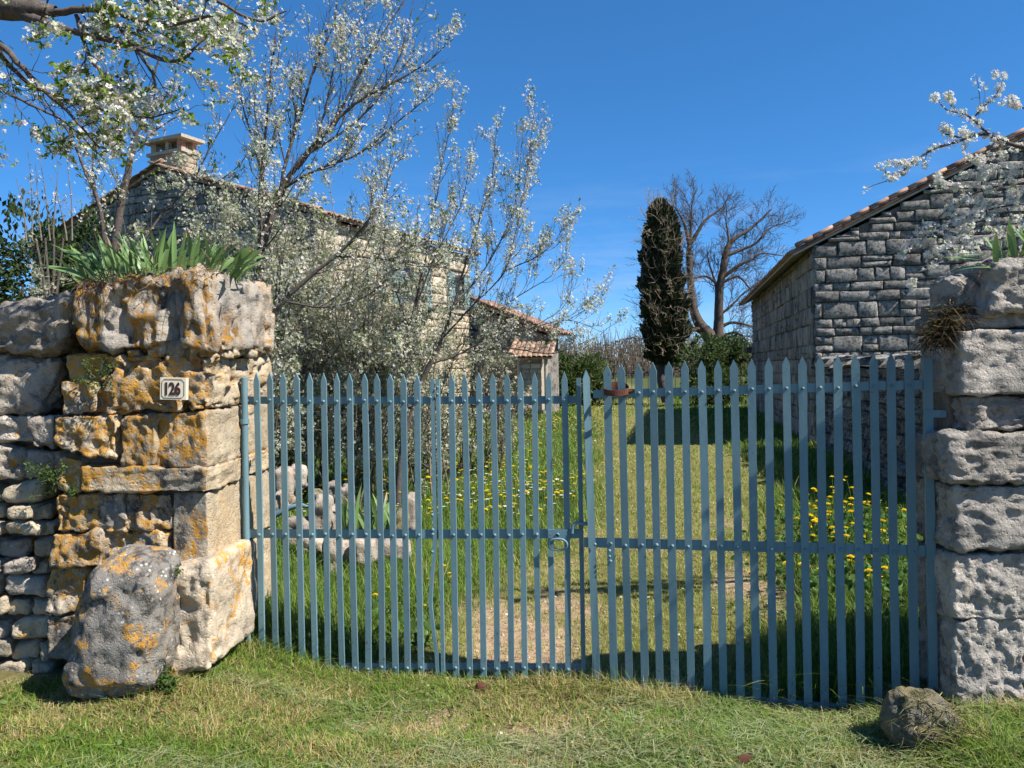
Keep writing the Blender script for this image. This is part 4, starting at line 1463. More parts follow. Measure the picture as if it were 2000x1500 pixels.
for k in range(8):
    pos = P(rg.uniform(440, 470), rg.uniform(512, 528), rg.uniform(3.8, 4.2))
    iris_leaf(ic, pos, rg.gauss(0, 0.4), rg.uniform(0.8, 1.3), rg.uniform(0.13, 0.21), rg.uniform(1.2, 1.8), rg)
dry_roots(ic, P(160, 556, 3.70), P(420, 524, 3.71), 80, 5, 0.04, (0.22, 0.15, 0.09))
dry_roots(ic, P(150, 575, 3.69), P(215, 540, 3.69), 70, 6, 0.12, (0.10, 0.055, 0.035))
ic2 = thing('iris_clump', 'few broad pale green iris leaves on the right pillar top', 'iris', tuple(P(1960, 505, 3.3)))
for k in range(30):
    pos = P(rg.uniform(1935, 2080), rg.uniform(508, 516), rg.uniform(3.25, 3.5))
    iris_leaf(ic2, pos, rg.uniform(2.2, 4.6), rg.uniform(0.0, 0.75), rg.uniform(0.12, 0.21), rg.uniform(1.3, 1.9), rg)
for (px, py, ln) in ((1935, 522, 0.16), (1915, 506, 0.13), (1945, 500, 0.13)):
    iris_leaf(ic2, P(px, py, 3.25), math.pi, 1.42, ln * 1.2, 1.6, rg)
dry_roots(ic2, P(1915, 525, 3.3), P(2060, 508, 3.3), 90, 15, 0.03)
dm_ = thing('dry_moss_tuft', 'brown dry moss and grass tuft hanging from the inner corner of the right pillar', 'moss', tuple(P(1840, 640, 3.3)))
dry_roots(dm_, P(1815, 668, 3.33), P(1880, 610, 3.33), 520, 25, 0.05, (0.085, 0.058, 0.03))
dry_roots(dm_, P(1820, 640, 3.33), P(1872, 600, 3.33), 160, 26, 0.02, (0.16, 0.12, 0.04))
ih = thing('iris_clump', 'upright iris leaves among the stones of the heap behind the gate', 'iris', tuple(P(730, 1040, 6.4)))
for k in range(46):
    pos = P(rg.uniform(672, 780), rg.uniform(1030, 1052), rg.uniform(6.1, 6.6))
    iris_leaf(ih, pos, rg.uniform(0, 6.3), rg.uniform(0, 0.5), rg.uniform(0.25, 0.42), rg.uniform(0.8, 1.3), rg)

# ------------------------------------------------------------------ grass
BL_V = np.array([[-.5, 0], [.5, 0], [-.42, .38], [.42, .38], [-.27, .72], [.27, .72], [0, 1.0]])
def blades(x, y, h, w_, lean, col, rng, z=None, curl=1.0, flat=None):
    n = len(x)
    z = hz(x, y) if z is None else z
    az = rng.uniform(0, 2 * math.pi, n)
    d = np.stack([np.cos(az), np.sin(az), np.zeros(n)], -1)
    sdv = np.stack([-np.sin(az), np.cos(az), np.zeros(n)], -1)
    t = BL_V[:, 1]
    hor = (lean[:, None] * t + curl * lean[:, None] * t ** 2) * h[:, None]
    ver = h[:, None] * t * (1 - 0.30 * np.minimum(1.5, lean[:, None]) * t)
    if flat is not None:
        ver = ver * flat[:, None]
    v = np.stack([x, y, z - 0.005], -1)[:, None] + d[:, None] * hor[..., None] + sdv[:, None] * (BL_V[:, 0] * w_[:, None])[..., None]
    v[..., 2] += ver
    base_ = (np.arange(n) * 7)[:, None, None]
    q = (np.array([[0, 1, 3, 2], [2, 3, 5, 4]])[None] + base_).reshape(-1, 4)
    tr = (np.array([[4, 5, 6]])[None] + base_).reshape(-1, 3)
    c = np.repeat(col, 7, 0)
    return v.reshape(-1, 3), [q, tr], c

def blocked(x, y):
    """under walls and pillars"""
    b = (x < -1.53) & (y > 3.72) & (y < 4.85)
    b |= (x > 1.86) & (y > 3.24) & (y < 3.75)
    b |= (x < -2.3) & (y > 3.86) & (y < 4.7)
    t = np.stack([x, y], -1) - bC[:2]
    s1_, s2_ = t @ br[:2], t @ bd[:2]
    b |= (s1_ > 0) & (s2_ > 0) & (s2_ < bL) & (s1_ < 9)
    t = np.stack([x, y], -1) - hC[:2]
    s1_, s2_ = t @ -hg[:2], t @ hd[:2]
    b |= (s1_ > 0) & (s2_ > 0) & (s2_ < hLn)
    return b

def pal(n, rng, cols, wts, jit=0.25):
    c = np.array(cols)[rng.choice(len(cols), n, p=np.array(wts) / sum(wts))]
    return c * rng.uniform(1 - jit, 1 + jit, (n, 1)) * rng.uniform(0.92, 1.08, (n, 3))

GREEN = [(0.11, 0.205, 0.022), (0.165, 0.26, 0.034), (0.225, 0.295, 0.05), (0.075, 0.145, 0.02)]
DRY = [(0.42, 0.34, 0.13), (0.50, 0.41, 0.21), (0.30, 0.24, 0.085)]
CLIP = [(0.25, 0.30, 0.14), (0.32, 0.35, 0.18), (0.40, 0.38, 0.21), (0.16, 0.21, 0.075)]
rng = np.random.default_rng(42)

# verge in front of the gate: short mown turf, dry blades, clippings
n = 215000
y = np.exp(rng.uniform(math.log(2.45), math.log(4.3), n))
x = rng.uniform(-1.2, 1.2, n) * y
gate_y = np.where(x < 0.36, 4.2 - (x + 1.456) * 0.167, 3.86 - (x - 0.386) * 0.2987)
keep = (y < gate_y + 0.12) & ~blocked(x, y)
pn = fbm(np.stack([x * 2.1, y * 2.1, x * 0], -1), 71, 4)
p2 = fbm(np.stack([x * 6, y * 6, x * 0], -1), 75, 3)
keep &= rng.random(n) > dirt_mask(x, y) * 0.62 + 0.05
x, y, pn, p2 = x[keep], y[keep], pn[keep], p2[keep]
n = len(x)
dry = sstep(-0.35, 0.55, pn + 0.5 * p2 + rng.normal(0, 0.28, n) + 0.22 * (x < 0.2) + 0.12)
isdry = rng.random(n) < dry * 0.78
col = np.where(isdry[:, None], pal(n, rng, DRY, [3, 2, 2]), pal(n, rng, GREEN, [3, 3, 3, 2]))
h = rng.uniform(0.015, 0.05, n) * (1 + 0.5 * sstep(0.1, 0.6, p2)) * (1 - 0.25 * isdry)
gate_y = np.where(x < 0.36, 4.2 - (x + 1.456) * 0.167, 3.86 - (x - 0.386) * 0.2987)
edge = np.exp(-((y - gate_y + 0.02) / 0.16) ** 2)          # longer along the foot of the gate
edge *= sstep(-0.9, -1.3, x) * 0.8 + sstep(-0.25, 0.1, x) * sstep(0.75, 0.4, x) + 0.5 * (x > 0.5) * (x < 1.0) + 0.25
h = h * (1 + 1.1 * edge)
side = np.exp(-((x + 1.62) / 0.14) ** 2) * (y > 3.3) + np.exp(-((x - 1.80) / 0.12) ** 2)
h = h * (1 + 0.8 * side)
v, f, c = blades(x, y, h, rng.uniform(0.0025, 0.0048, n), np.abs(rng.normal(0.6, 0.5, n)), col, rng)
vg_ = part('verge_grass', v, f, MAT['grass'], None, True, c, 'stuff')
vg_['label'] = 'short mown yellow green grass verge in front of the gate'
vg_['category'] = 'grass'
# mown clippings lying on the turf
n = 26000
y = np.exp(rng.uniform(math.log(2.55), math.log(3.75), n))
x = rng.uniform(-0.8, 0.8, n) * y
pn = fbm(np.stack([x * 1.6, y * 2.6, x * 0], -1), 91, 3)
keep = (pn + rng.normal(0, 0.25, n) + 0.5 * sstep(0.2, 1.2, x) - 0.35 * sstep(-0.7, -1.4, x) + 0.5 * sstep(3.15, 2.8, y) > 0.12) & ~blocked(x, y)
x, y = x[keep], y[keep]
n = len(x)
v, f, c = blades(x, y, rng.uniform(0.03, 0.10, n), rng.uniform(0.002, 0.0042, n), rng.uniform(0.8, 1.6, n), pal(n, rng, CLIP, [4, 3, 2, 3]), rng, hz(x, y) + rng.uniform(0.008, 0.04, n), 0.2, rng.uniform(-0.12, 0.22, n))
cl = part('grass_clippings', v, f, MAT['grass'], None, True, c, 'stuff')
cl['label'] = 'pale cut grass clippings lying on the verge'
cl['category'] = 'clippings'

# small flat weeds, clover and grit in the verge
n = 2600
y = np.exp(rng.uniform(math.log(2.6), math.log(3.9), n))
x = rng.uniform(-0.75, 0.75, n) * y
pn = fbm(np.stack([x * 2.5, y * 2.5, x * 0], -1), 61, 3)
gate_y = np.where(x < 0.36, 4.2 - (x + 1.456) * 0.167, 3.86 - (x - 0.386) * 0.2987)
keep = (pn > 0.12) & (y < gate_y) & ~blocked(x, y)
x, y = x[keep], y[keep]
n = len(x)
LEAF_V = np.array([[0, 0, 0], [-.28, .05, .35], [0, -.02, .4], [.28, .05, .35], [-.2, .06, .75], [0, 0, .78], [.2, .06, .75], [0, .04, 1.0]])
LEAF_T = np.array([[0, 2, 1], [0, 3, 2], [1, 2, 4], [2, 5, 4], [2, 3, 5], [3, 6, 5], [4, 5, 7], [5, 6, 7]])
v, f, c = instances(LEAF_V, LEAF_T, np.stack([x, y, hz(x, y) + rng.uniform(0.005, 0.025, n)], -1), nrm(rng.normal(0, 1, (n, 3)) * np.array([1, 1, .35]) + np.array([0, 0, 0.25])), rng.uniform(0.012, 0.034, n), pal(n, rng, [(0.08, 0.17, 0.03), (0.13, 0.22, 0.05), (0.17, 0.20, 0.06)], [2, 2, 1]), rng.uniform(0, 6.3, n))
o = part('verge_weeds', v, f, MAT['leaf'], None, True, c, 'stuff')
o['label'], o['category'] = 'small flat weed leaves scattered in the mown verge', 'weeds'
n = 5200
y = np.exp(rng.uniform(math.log(2.6), math.log(7.5), n))
x = rng.uniform(-0.6, 0.6, n) * y
keep = (rng.random(n) < dirt_mask(x, y) * 1.1) & ~blocked(x, y)
x, y = x[keep], y[keep]
n = len(x)
OC_V = np.array([[1, 0, 0], [-1, .1, 0], [.1, 1, 0], [0, -1, .1], [0, .1, .6], [0, 0, -.5]]) * 0.5
OC_T = np.array([[0, 2, 4], [2, 1, 4], [1, 3, 4], [3, 0, 4], [2, 0, 5], [1, 2, 5], [3, 1, 5], [0, 3, 5]])
v, f, c = instances(OC_V, OC_T, np.stack([x, y, hz(x, y) + 0.003], -1), nrm(rng.normal(0, .25, (n, 3)) + np.array([0, 0, 1])), rng.uniform(0.006, 0.026, n) ** 1.0, pal(n, rng, [(0.46, 0.38, 0.28), (0.36, 0.28, 0.20), (0.52, 0.47, 0.40)], [2, 2, 1], 0.2), rng.uniform(0, 6.3, n))
o = part('gravel', v, f, MAT['needle'], None, False, c, 'stuff')
o['label'], o['category'] = 'pale grit and small stones in the bare patches of the drive', 'gravel'

# lawn and meadow behind the gate
n = 330000
y = np.exp(rng.uniform(math.log(3.6), math.log(44), n))
x = rng.uniform(-0.56, 0.72, n) * y
gate_y = np.where(x < 0.36, 4.2 - (x + 1.456) * 0.167, 3.86 - (x - 0.386) * 0.2987)
keep = (y > gate_y + 0.05) & ~blocked(x, y)
pmk = path_mask(x, y)
dmk = dirt_mask(x, y)
keep &= rng.random(n) > dmk * 0.66 + 0.05
pn = fbm(np.stack([x * 1.3, y * 0.9, x * 0], -1), 121, 4)
x, y, pmk, pn, dmk = x[keep], y[keep], pmk[keep], pn[keep], dmk[keep]
n = len(x)
leftm = (x < drive_x(y))
tall = np.where(leftm, rng.uniform(0.06, 0.16, n), rng.uniform(0.08, 0.26, n))
tall = np.where(leftm & (y < 6.4) & (x < -0.55), tall * 1.7, tall) * (1 + 0.4 * pn)
short = rng.uniform(0.018, 0.05, n)
mixv = np.clip(pmk + 0.9 * dmk, 0, 1)
h = tall * (1 - mixv) + short * mixv
h = h * np.where(y > 15, 0.75, 1)
isdry = rng.random(n) < (0.05 + 0.25 * pmk * sstep(-0.5, 0.5, pn + rng.normal(0, .2, n)) + 0.2 * dmk)
MOWN = [(0.20, 0.265, 0.04), (0.26, 0.30, 0.06), (0.15, 0.22, 0.03), (0.31, 0.31, 0.09)]
gcol_ = np.where((rng.random(n) < pmk)[:, None], pal(n, rng, MOWN, [3, 3, 2, 2]), pal(n, rng, GREEN, [3, 3, 2, 3]))
col = np.where(isdry[:, None], pal(n, rng, DRY, [3, 1, 2]), gcol_)
wd = np.maximum(0.0035, 0.00085 * y) * rng.uniform(0.7, 1.4, n)
v, f, c = blades(x, y, np.maximum(h, 0.0022 * y), wd, np.abs(rng.normal(0.35, 0.3, n)), col, rng)
lg = part('lawn_grass', v, f, MAT['grass'], None, True, c, 'stuff')
lg['label'] = 'green meadow grass and mown drive beyond the gate'
lg['category'] = 'grass'

# broad leaved weeds along the shaded side and at the gate foot
LEAF_V = np.array([[0, 0, 0], [-.28, .05, .35], [0, -.02, .4], [.28, .05, .35], [-.2, .06, .75], [0, 0, .78], [.2, .06, .75], [0, .04, 1.0]])
LEAF_Q = np.array([[0, 2, 1, 1], [0, 3, 2, 2]])
LEAF_T = np.array([[0, 2, 1], [0, 3, 2], [1, 2, 4], [2, 5, 4], [2, 3, 5], [3, 6, 5], [4, 5, 7], [5, 6, 7]])
n = 3600
t = rng.random(n)
x = np.where(t < 0.8, rng.normal(2.15, 0.32, n), rng.uniform(-1.3, -0.5, n))
y = np.where(t < 0.8, rng.uniform(4.3, 7.2, n), rng.uniform(4.3, 5.6, n))
x = np.where(t < 0.8, x + (y - 4.3) * 0.26, x)
zz = hz(x, y) + rng.random(n) ** 1.4 * np.where(t < 0.8, 0.30, 0.10)
ax = nrm(rng.normal(0, 1, (n, 3)) + np.array([0, 0, 0.5]))
v, f, c = instances(LEAF_V, LEAF_T, np.stack([x, y, zz], -1), ax, rng.uniform(0.03, 0.075, n), pal(n, rng, [(0.07, 0.14, 0.03), (0.10, 0.19, 0.04), (0.05, 0.10, 0.02)], [2, 2, 1]), rng.uniform(0, 6.3, n))
wdo = part('weed_leaves', v, f, MAT['leaf'], None, True, c, 'stuff')
wdo['label'] = 'leafy green weeds beside the drive inside the right leaf'
wdo['category'] = 'weeds'

# ------------------------------------------------------------------ flowers in the grass
def flower_mesh(name, petals, rr_, col, ccol, stem, cup=0.25, layers=1):
    mb = MB()
    for ly in range(layers):
        R_ = rr_ * (1 - 0.28 * ly)
        for k in range(petals):
            a = (k + 0.5 * ly) / petals * 2 * math.pi
            da = math.pi / petals * 0.9
            zt = cup * rr_ * (1 + ly * 0.7)
            v = np.array([[0, 0, 0.1 * rr_ * ly], [R_ * 0.7 * math.cos(a - da), R_ * 0.7 * math.sin(a - da), zt * .7], [R_ * math.cos(a), R_ * math.sin(a), zt], [R_ * 0.7 * math.cos(a + da), R_ * 0.7 * math.sin(a + da), zt * .7]])
            mb.add(v + np.array([0, 0, stem]), np.array([[0, 1, 2, 3]]), col)
    k = 6
    v = np.array([[rr_ * .3 * math.cos(j), rr_ * .3 * math.sin(j), 0.16 * rr_] for j in np.arange(k) / k * 2 * math.pi] + [[0, 0, 0.4 * rr_]]) + np.array([0, 0, stem + cup * rr_ * .3 * (layers > 1)])
    mb.add(v, np.array([[j, (j + 1) % k, k] for j in range(k)]), ccol)
    v, q = tube_arrays(np.array([[0.006, 0, 0], [0, 0.004, stem * .6], [0, 0, stem]]), 0.0022, 4)
    mb.add(v, q, (0.10, 0.16, 0.04))
    vv, ff, cc = mb.arrays()
    me = mesh(name, vv, ff, False, cc)
    me.materials.append(MAT['petal'])
    return me
DAN = [flower_mesh('dandelion', 11, 0.020, (0.80, 0.60, 0.015), (0.75, 0.48, 0.012), s, 0.25, 3) for s in (0.10, 0.17, 0.24)]
DAI = [flower_mesh('daisy', 9, 0.0095, (0.80, 0.79, 0.74), (0.65, 0.45, 0.05), s, 0.12, 1) for s in (0.03, 0.045)]
WHT = flower_mesh('white_flower', 5, 0.016, (0.78, 0.78, 0.74), (0.5, 0.55, 0.2), 0.16, 0.3, 1)

def flowers(name, me_list, n, fx, fy, label, cat, group, rg, scale=(0.8, 1.2), minpx=0):
    i = 0
    while i < n:
        x, y = fx(rg), fy(rg)
        if callable(x):
            x = x(y)
        zz = float(hz(np.array([x]), np.array([y]))[0])
        if blocked(np.array([x]), np.array([y]))[0]:
            i += 1
            continue
        sc = rg.uniform(*scale)
        m = Matrix.Rotation(rg.uniform(0, 6.28), 4, 'Z') @ Matrix.Rotation(abs(rg.gauss(0, 0.2)), 4, 'X') @ Matrix.Scale(sc, 4)
        m.translation = Vector((x, y, zz))
        o = put(name, rg.choice(me_list), None, None, m)
        tag(o, label, cat, group)
        i += 1
rg = random.Random(5)
flowers('dandelion', DAN[1:], 125, lambda r: (lambda y: 2.0 + (y - 4.6) * 0.42 + r.gauss(0, 0.28)), lambda r: r.uniform(4.5, 8.2), 'yellow dandelion in tall weeds inside the right gate leaf', 'dandelion', 'dandelions beside the drive on the right', rg, (1.15, 1.75))
flowers('dandelion', DAN[1:], 290, lambda r: (lambda y: y * r.uniform(-0.36, 0.06)), lambda r: math.exp(r.uniform(math.log(8.0), math.log(24))), 'yellow dandelion dotted in the meadow left of the drive', 'dandelion', 'dandelions in the left meadow', rg, (1.1, 1.8))
flowers('dandelion', DAN[:2], 16, lambda r: r.uniform(-1.0, -0.45), lambda r: r.uniform(4.7, 5.7), 'yellow dandelion in long grass just inside the middle gate section', 'dandelion', 'dandelions close behind the gate', rg, (0.8, 1.1))
flowers('white_flower', [WHT], 220, lambda r: (lambda y: y * r.uniform(-0.36, 0.08)), lambda r: math.exp(r.uniform(math.log(8), math.log(22))), 'small white wildflower among the meadow dandelions', 'wildflower', 'white wildflowers in the left meadow', rg, (1.0, 1.7))
def flower_mass(name, me, n, label, cat, sc_):
    cnt = len(me.vertices)
    co = np.zeros(cnt * 3); me.vertices.foreach_get('co', co); co = co.reshape(-1, 3)
    cl_ = np.zeros(cnt * 4, np.float32); me.color_attributes['tint'].data.foreach_get('color', cl_); cl_ = cl_.reshape(-1, 4)[:, :3]
    tri = np.array([list(p.vertices) for p in me.polygons if len(p.vertices) == 3])
    qd = np.array([list(p.vertices) for p in me.polygons if len(p.vertices) == 4])
    y = np.exp(rng.uniform(math.log(7.5), math.log(31), n))
    x = rng.uniform(-0.37, 0.13, n) * y
    pn = fbm(np.stack([x * .8, y * .5, x * 0], -1), 131, 3)
    k = (x < drive_x(y) - 0.9) & ~blocked(x, y) & (pn + rng.normal(0, .25, n) > -0.05)
    x, y = x[k], y[k]
    mb = MB()
    pos = np.stack([x, y, hz(x, y)], -1)
    sz = rng.uniform(*sc_, len(x)) * (1 + y * 0.02)
    ax = nrm(rng.normal(0, .12, (len(x), 3)) + np.array([0, 0, 1]))
    for f_ in (tri, qd):
        v, f, c = instances(co, f_, pos, ax, sz, np.zeros((len(x), 3)))
        mb.add(v, f, np.tile(cl_, (len(x), 1)))
    o = mb.build(name, MAT['petal'], None, False, 'stuff')
    o['label'], o['category'] = label, cat
flower_mass('dandelion_scatter', DAN[1], 1500, 'many more yellow dandelions across the far left meadow', 'dandelions', (0.9, 1.3))
flower_mass('white_flower_scatter', WHT, 1500, 'many more tiny white wildflowers across the far left meadow', 'wildflowers', (0.8, 1.3))
for k, (px, py, yy) in enumerate([(1092, 1390, 3.35), (1118, 1398, 3.3), (1180, 1400, 3.3), (1148, 1396, 3.3), (990, 1424, 3.2), (1175, 1442, 3.1), (1345, 1475, 2.98), (1180, 1478, 2.98), (530, 1475, 2.9), (1142, 1490, 2.94), (712, 1330, 3.6), (1050, 1466, 3.05)]):
    p = P(px, py, yy)
    m = Matrix.Rotation(-0.4, 4, 'X') @ Matrix.Scale(1.15, 4)
    m.translation = Vector((p[0], yy, float(hz(p[0:1], np.array([yy]))[0])))
    tag(put('daisy', DAI[k % 2], None, None, m), 'tiny white daisy head in the mown verge', 'daisy', 'daisies in the verge')
flowers('daisy', [DAI[1]], 60, lambda r: r.uniform(0.7, 2.0), lambda r: r.uniform(4.4, 9), 'tiny white daisy in the mown drive', 'daisy', 'daisies in the drive', rg, (0.9, 1.3))
# fallen brown leaf and dry stick by the stop
p = P(1440, 1484, 2.95)
lf, ff, cc = instances(LEAF_V, LEAF_T, np.array([[p[0], 2.95, float(hz(p[0:1], np.array([2.95]))[0]) + 0.03]]), np.array([[1.0, 0.2, 0.15]]), [0.07], np.array([[0.12, 0.045, 0.025]]), np.array([1.2]))
tag(part('fallen_leaf', lf, ff, MAT['leaf'], None, True, cc), 'curled brown dead leaf on the verge at bottom right', 'leaf')
p = P(940, 1336, 3.86)
pp, qq = rock_arrays((0.022, 0.02, 0.014), 7, 0.7, 0.008, 20, 9)
tag(part('ground_stop', pp + np.array([p[0], 3.84, 0.0]), qq, MAT['rust'], None, True), 'small brown iron stop in the ground below the gate middle', 'gate stop')

# ------------------------------------------------------------------ trees
PET_V, PET_Q = [], []
for k in range(5):
    a = k / 5 * 2 * math.pi
    b0 = len(PET_V)
    for (r_, da, zz) in ((0.06, 0, 0), (0.40, -0.52, 0.12), (0.52, 0, 0.20), (0.40, 0.52, 0.12)):
        PET_V.append((r_ * math.cos(a + da), r_ * math.sin(a + da), zz))
    PET_Q.append([b0, b0 + 1, b0 + 2, b0 + 3])
PET_V, PET_Q = np.array(PET_V), np.array(PET_Q)
FAR_V = np.array([[-.5, -.5, 0], [.5, -.5, .1], [.5, .5, 0], [-.5, .5, .1]]) * 0.9
FAR_Q = np.array([[0, 1, 2, 3]])
LF_V = np.array([[0, 0, 0], [-.25, .06, .5], [0, -.04, 1.0], [.25, .06, .5]])
LF_Q = np.array([[0, 3, 2, 1]])

def spline(pts, n):
    pts = np.asarray(pts, float)
    p = np.concatenate([[2 * pts[0] - pts[1]], pts, [2 * pts[-1] - pts[-2]]])
    out = []
    m = len(pts) - 1
    for u in np.linspace(0, m - 1e-6, n):
        i = int(u)
        t = u - i
        a, b, c, d = p[i], p[i + 1], p[i + 2], p[i + 3]
        out.append(0.5 * (2 * b + (c - a) * t + (2 * a - 5 * b + 4 * c - d) * t * t + (3 * b - a - 3 * c + d) * t ** 3))
    return np.array(out)

class Tree:
    def __init__(s, seed):
        s.rng = np.random.default_rng(seed)
        s.lines = []          # (pts, radii, level)
    def limb(s, pts, level=0, wig=0.02, n=None):
        """pts rows: px, py, y, radius"""
        w_ = np.array([[*P(a, b, c), r_] for a, b, c, r_ in pts])
        n = n or max(8, len(pts) * 5)
        sp = spline(w_, n)
        L = np.linalg.norm(np.diff(sp[:, :3], axis=0), axis=1).sum()
        sp[1:, :3] += s.rng.normal(0, wig * L / n, (n - 1, 3))
        s.lines.append((sp[:, :3], np.maximum(sp[:, 3], 0.0015), level))
        return s.lines[-1]
    def shoot(s, p0, d0, L, r0, level, up=0.3, wig=0.18, rend=0.25, seg=None, drift=None):
        n = max(4, int(L / (seg or max(0.05, L / 9))) + 1)
        d = nrm(d0)
        pts = [np.array(p0)]
        for i in range(n - 1):
            d = nrm(d + s.rng.normal(0, wig, 3) + np.array([0, 0, up * 0.35]) + (drift if drift is not None else 0))
            pts.append(pts[-1] + d * L / (n - 1))
        rr_ = r0 * (1 - (1 - rend) * np.linspace(0, 1, n))
        s.lines.append((np.array(pts), rr_, level))
        return s.lines[-1]
    def sprout(s, line, spacing, lmul, level, maxlevel, t0=0.15, ang=(0.5, 1.0), up=0.3, lens=None, rmax=0.6, wig=0.18, rmin=0.0015, taper=0.6, drift=None):
        pts, rr_, _ = line
        sg = np.linalg.norm(np.diff(pts, axis=0), axis=1)
        cum = np.concatenate([[0], np.cumsum(sg)])
        L = cum[-1]
        pos = t0 * L + s.rng.uniform(0, spacing)
        while pos < L * 0.985:
            i = min(len(sg) - 1, np.searchsorted(cum, pos) - 1)
            t = (pos - cum[i]) / max(sg[i], 1e-6)
            p = pts[i] + (pts[i + 1] - pts[i]) * t
            tg = nrm(pts[i + 1] - pts[i])
            pr_ = s.rng.normal(0, 1, 3)
            pr_ = nrm(pr_ - tg * (pr_ @ tg))
            a = s.rng.uniform(*ang)
            d = tg * math.cos(a) + pr_ * math.sin(a)
            ln = (lens[level] if lens else L * lmul) * (1 - taper * pos / L) * s.rng.uniform(0.55, 1.25)
            r0 = min((rr_[i] * (1 - t) + rr_[i + 1] * t) * rmax, max(rmin * 1.5, ln * 0.010))
            c = s.shoot(p, d, ln, max(rmin, r0), level, up, wig, drift=drift)
            if level < maxlevel:
                s.sprout(c, spacing * 0.62, lmul, level + 1, maxlevel, 0.12, ang, up, lens, rmax, wig, rmin, taper, drift)
            pos += spacing * s.rng.uniform(0.6, 1.4)
    def wood(s, maxr=None):
        tr, tw = MB(), MB()
        for pts, rr_, lv in s.lines:
            k = 9 if rr_[0] > 0.03 else 6 if rr_[0] > 0.010 else 4 if rr_[0] > 0.004 else 3
            v, q = tube_arrays(pts, rr_, k)
            (tr if lv == 0 else tw).add(v, q)
        return tr, tw
    def along(s, levels, spacing, jitter, tmin=0.1, keep=1.0):
        ps, ds = [], []
        for pts, rr_, lv in s.lines:
            if lv not in levels:
                continue
            sg = np.linalg.norm(np.diff(pts, axis=0), axis=1)
            L = sg.sum()
            n = max(1, s.rng.poisson(L / spacing * keep))
            cum = np.concatenate([[0], np.cumsum(sg)]) / L
            t = s.rng.uniform(tmin, 1, n)
            i = np.clip(np.searchsorted(cum, t) - 1, 0, len(sg) - 1)
            f_ = ((t - cum[i]) / np.maximum(cum[i + 1] - cum[i], 1e-9))[:, None]
            ps.append(pts[i] * (1 - f_) + pts[i + 1] * f_)
            ds.append(np.repeat(nrm(pts[-1] - pts[0])[None], n, 0))
        p = np.concatenate(ps)
        return p + s.rng.normal(0, jitter, p.shape), np.concatenate(ds)
    def clusters(s, levels, spacing, per, spread, keep=1.0, tmin=0.1):
        """positions in small bunches"""
        c, d = s.along(levels, spacing, 0.004, tmin, keep * 1.7)
        m = vnoise(c * 5.5, 7) + 0.5 * vnoise(c * 14, 8) + s.rng.normal(0, 0.2, len(c)) > -0.02
        if m.sum() > 40:
            c, d = c[m], d[m]
        k = s.rng.integers(max(1, per - 1), per + 2, len(c))
        p = np.repeat(c, k, 0)
        o = s.rng.normal(0, spread, p.shape)
        return p + o, o, np.repeat(d, k, 0)
    def finish(s, name, label, cat, base, barkm, twigm=None, group=None, blossom=None, leaves=None):
        t = thing(name, label, cat, tuple(base), group)
        tr, tw = s.wood()
        if tr.n: tr.build('trunk', barkm, t, True)
        if tw.n: tw.build('twigs', twigm or barkm, t, True, 'stuff')
        rr = s.rng
        if blossom:
            p, o, d = s.clusters(*blossom['at'])
            m = len(p)
            ax = nrm(o + rr.normal(0, 0.006, o.shape) + np.array([0, 0, 0.004]))
            tv, tf = (PET_V, PET_Q) if blossom.get('petal', True) else (FAR_V, FAR_Q)
            col = pal(m, rr, blossom.get('cols', [(0.66, 0.63, 0.55), (0.60, 0.585, 0.46), (0.46, 0.47, 0.29)]), blossom.get('w', [4, 3, 2]), 0.08)
            v, f, c = instances(tv, tf, p, ax, rr.uniform(0.75, 1.2, m) * blossom['size'], col, rr.uniform(0, 6.3, m))
            part('crown', v, f, MAT['petal'], t, False, c, 'stuff')
        if leaves:
            p, o, d = s.clusters(*leaves['at'])
            m = len(p)
            ax = nrm(nrm(d) * 0.8 + rr.normal(0, 0.6, o.shape) + np.array([0, 0, 0.3]))
            col = pal(m, rr, leaves.get('cols', [(0.17, 0.24, 0.03), (0.12, 0.19, 0.025), (0.22, 0.27, 0.05)]), [2, 2, 1], 0.2)
            v, f, c = instances(LF_V, LF_Q, p, ax, rr.uniform(0.6, 1.3, m) * leaves['size'], col, rr.uniform(0, 6.3, m))
            part('foliage', v, f, MAT['leaf'], t, False, c, 'stuff')
        return t

bk, tg_ = MAT['bark'], MAT['twig']
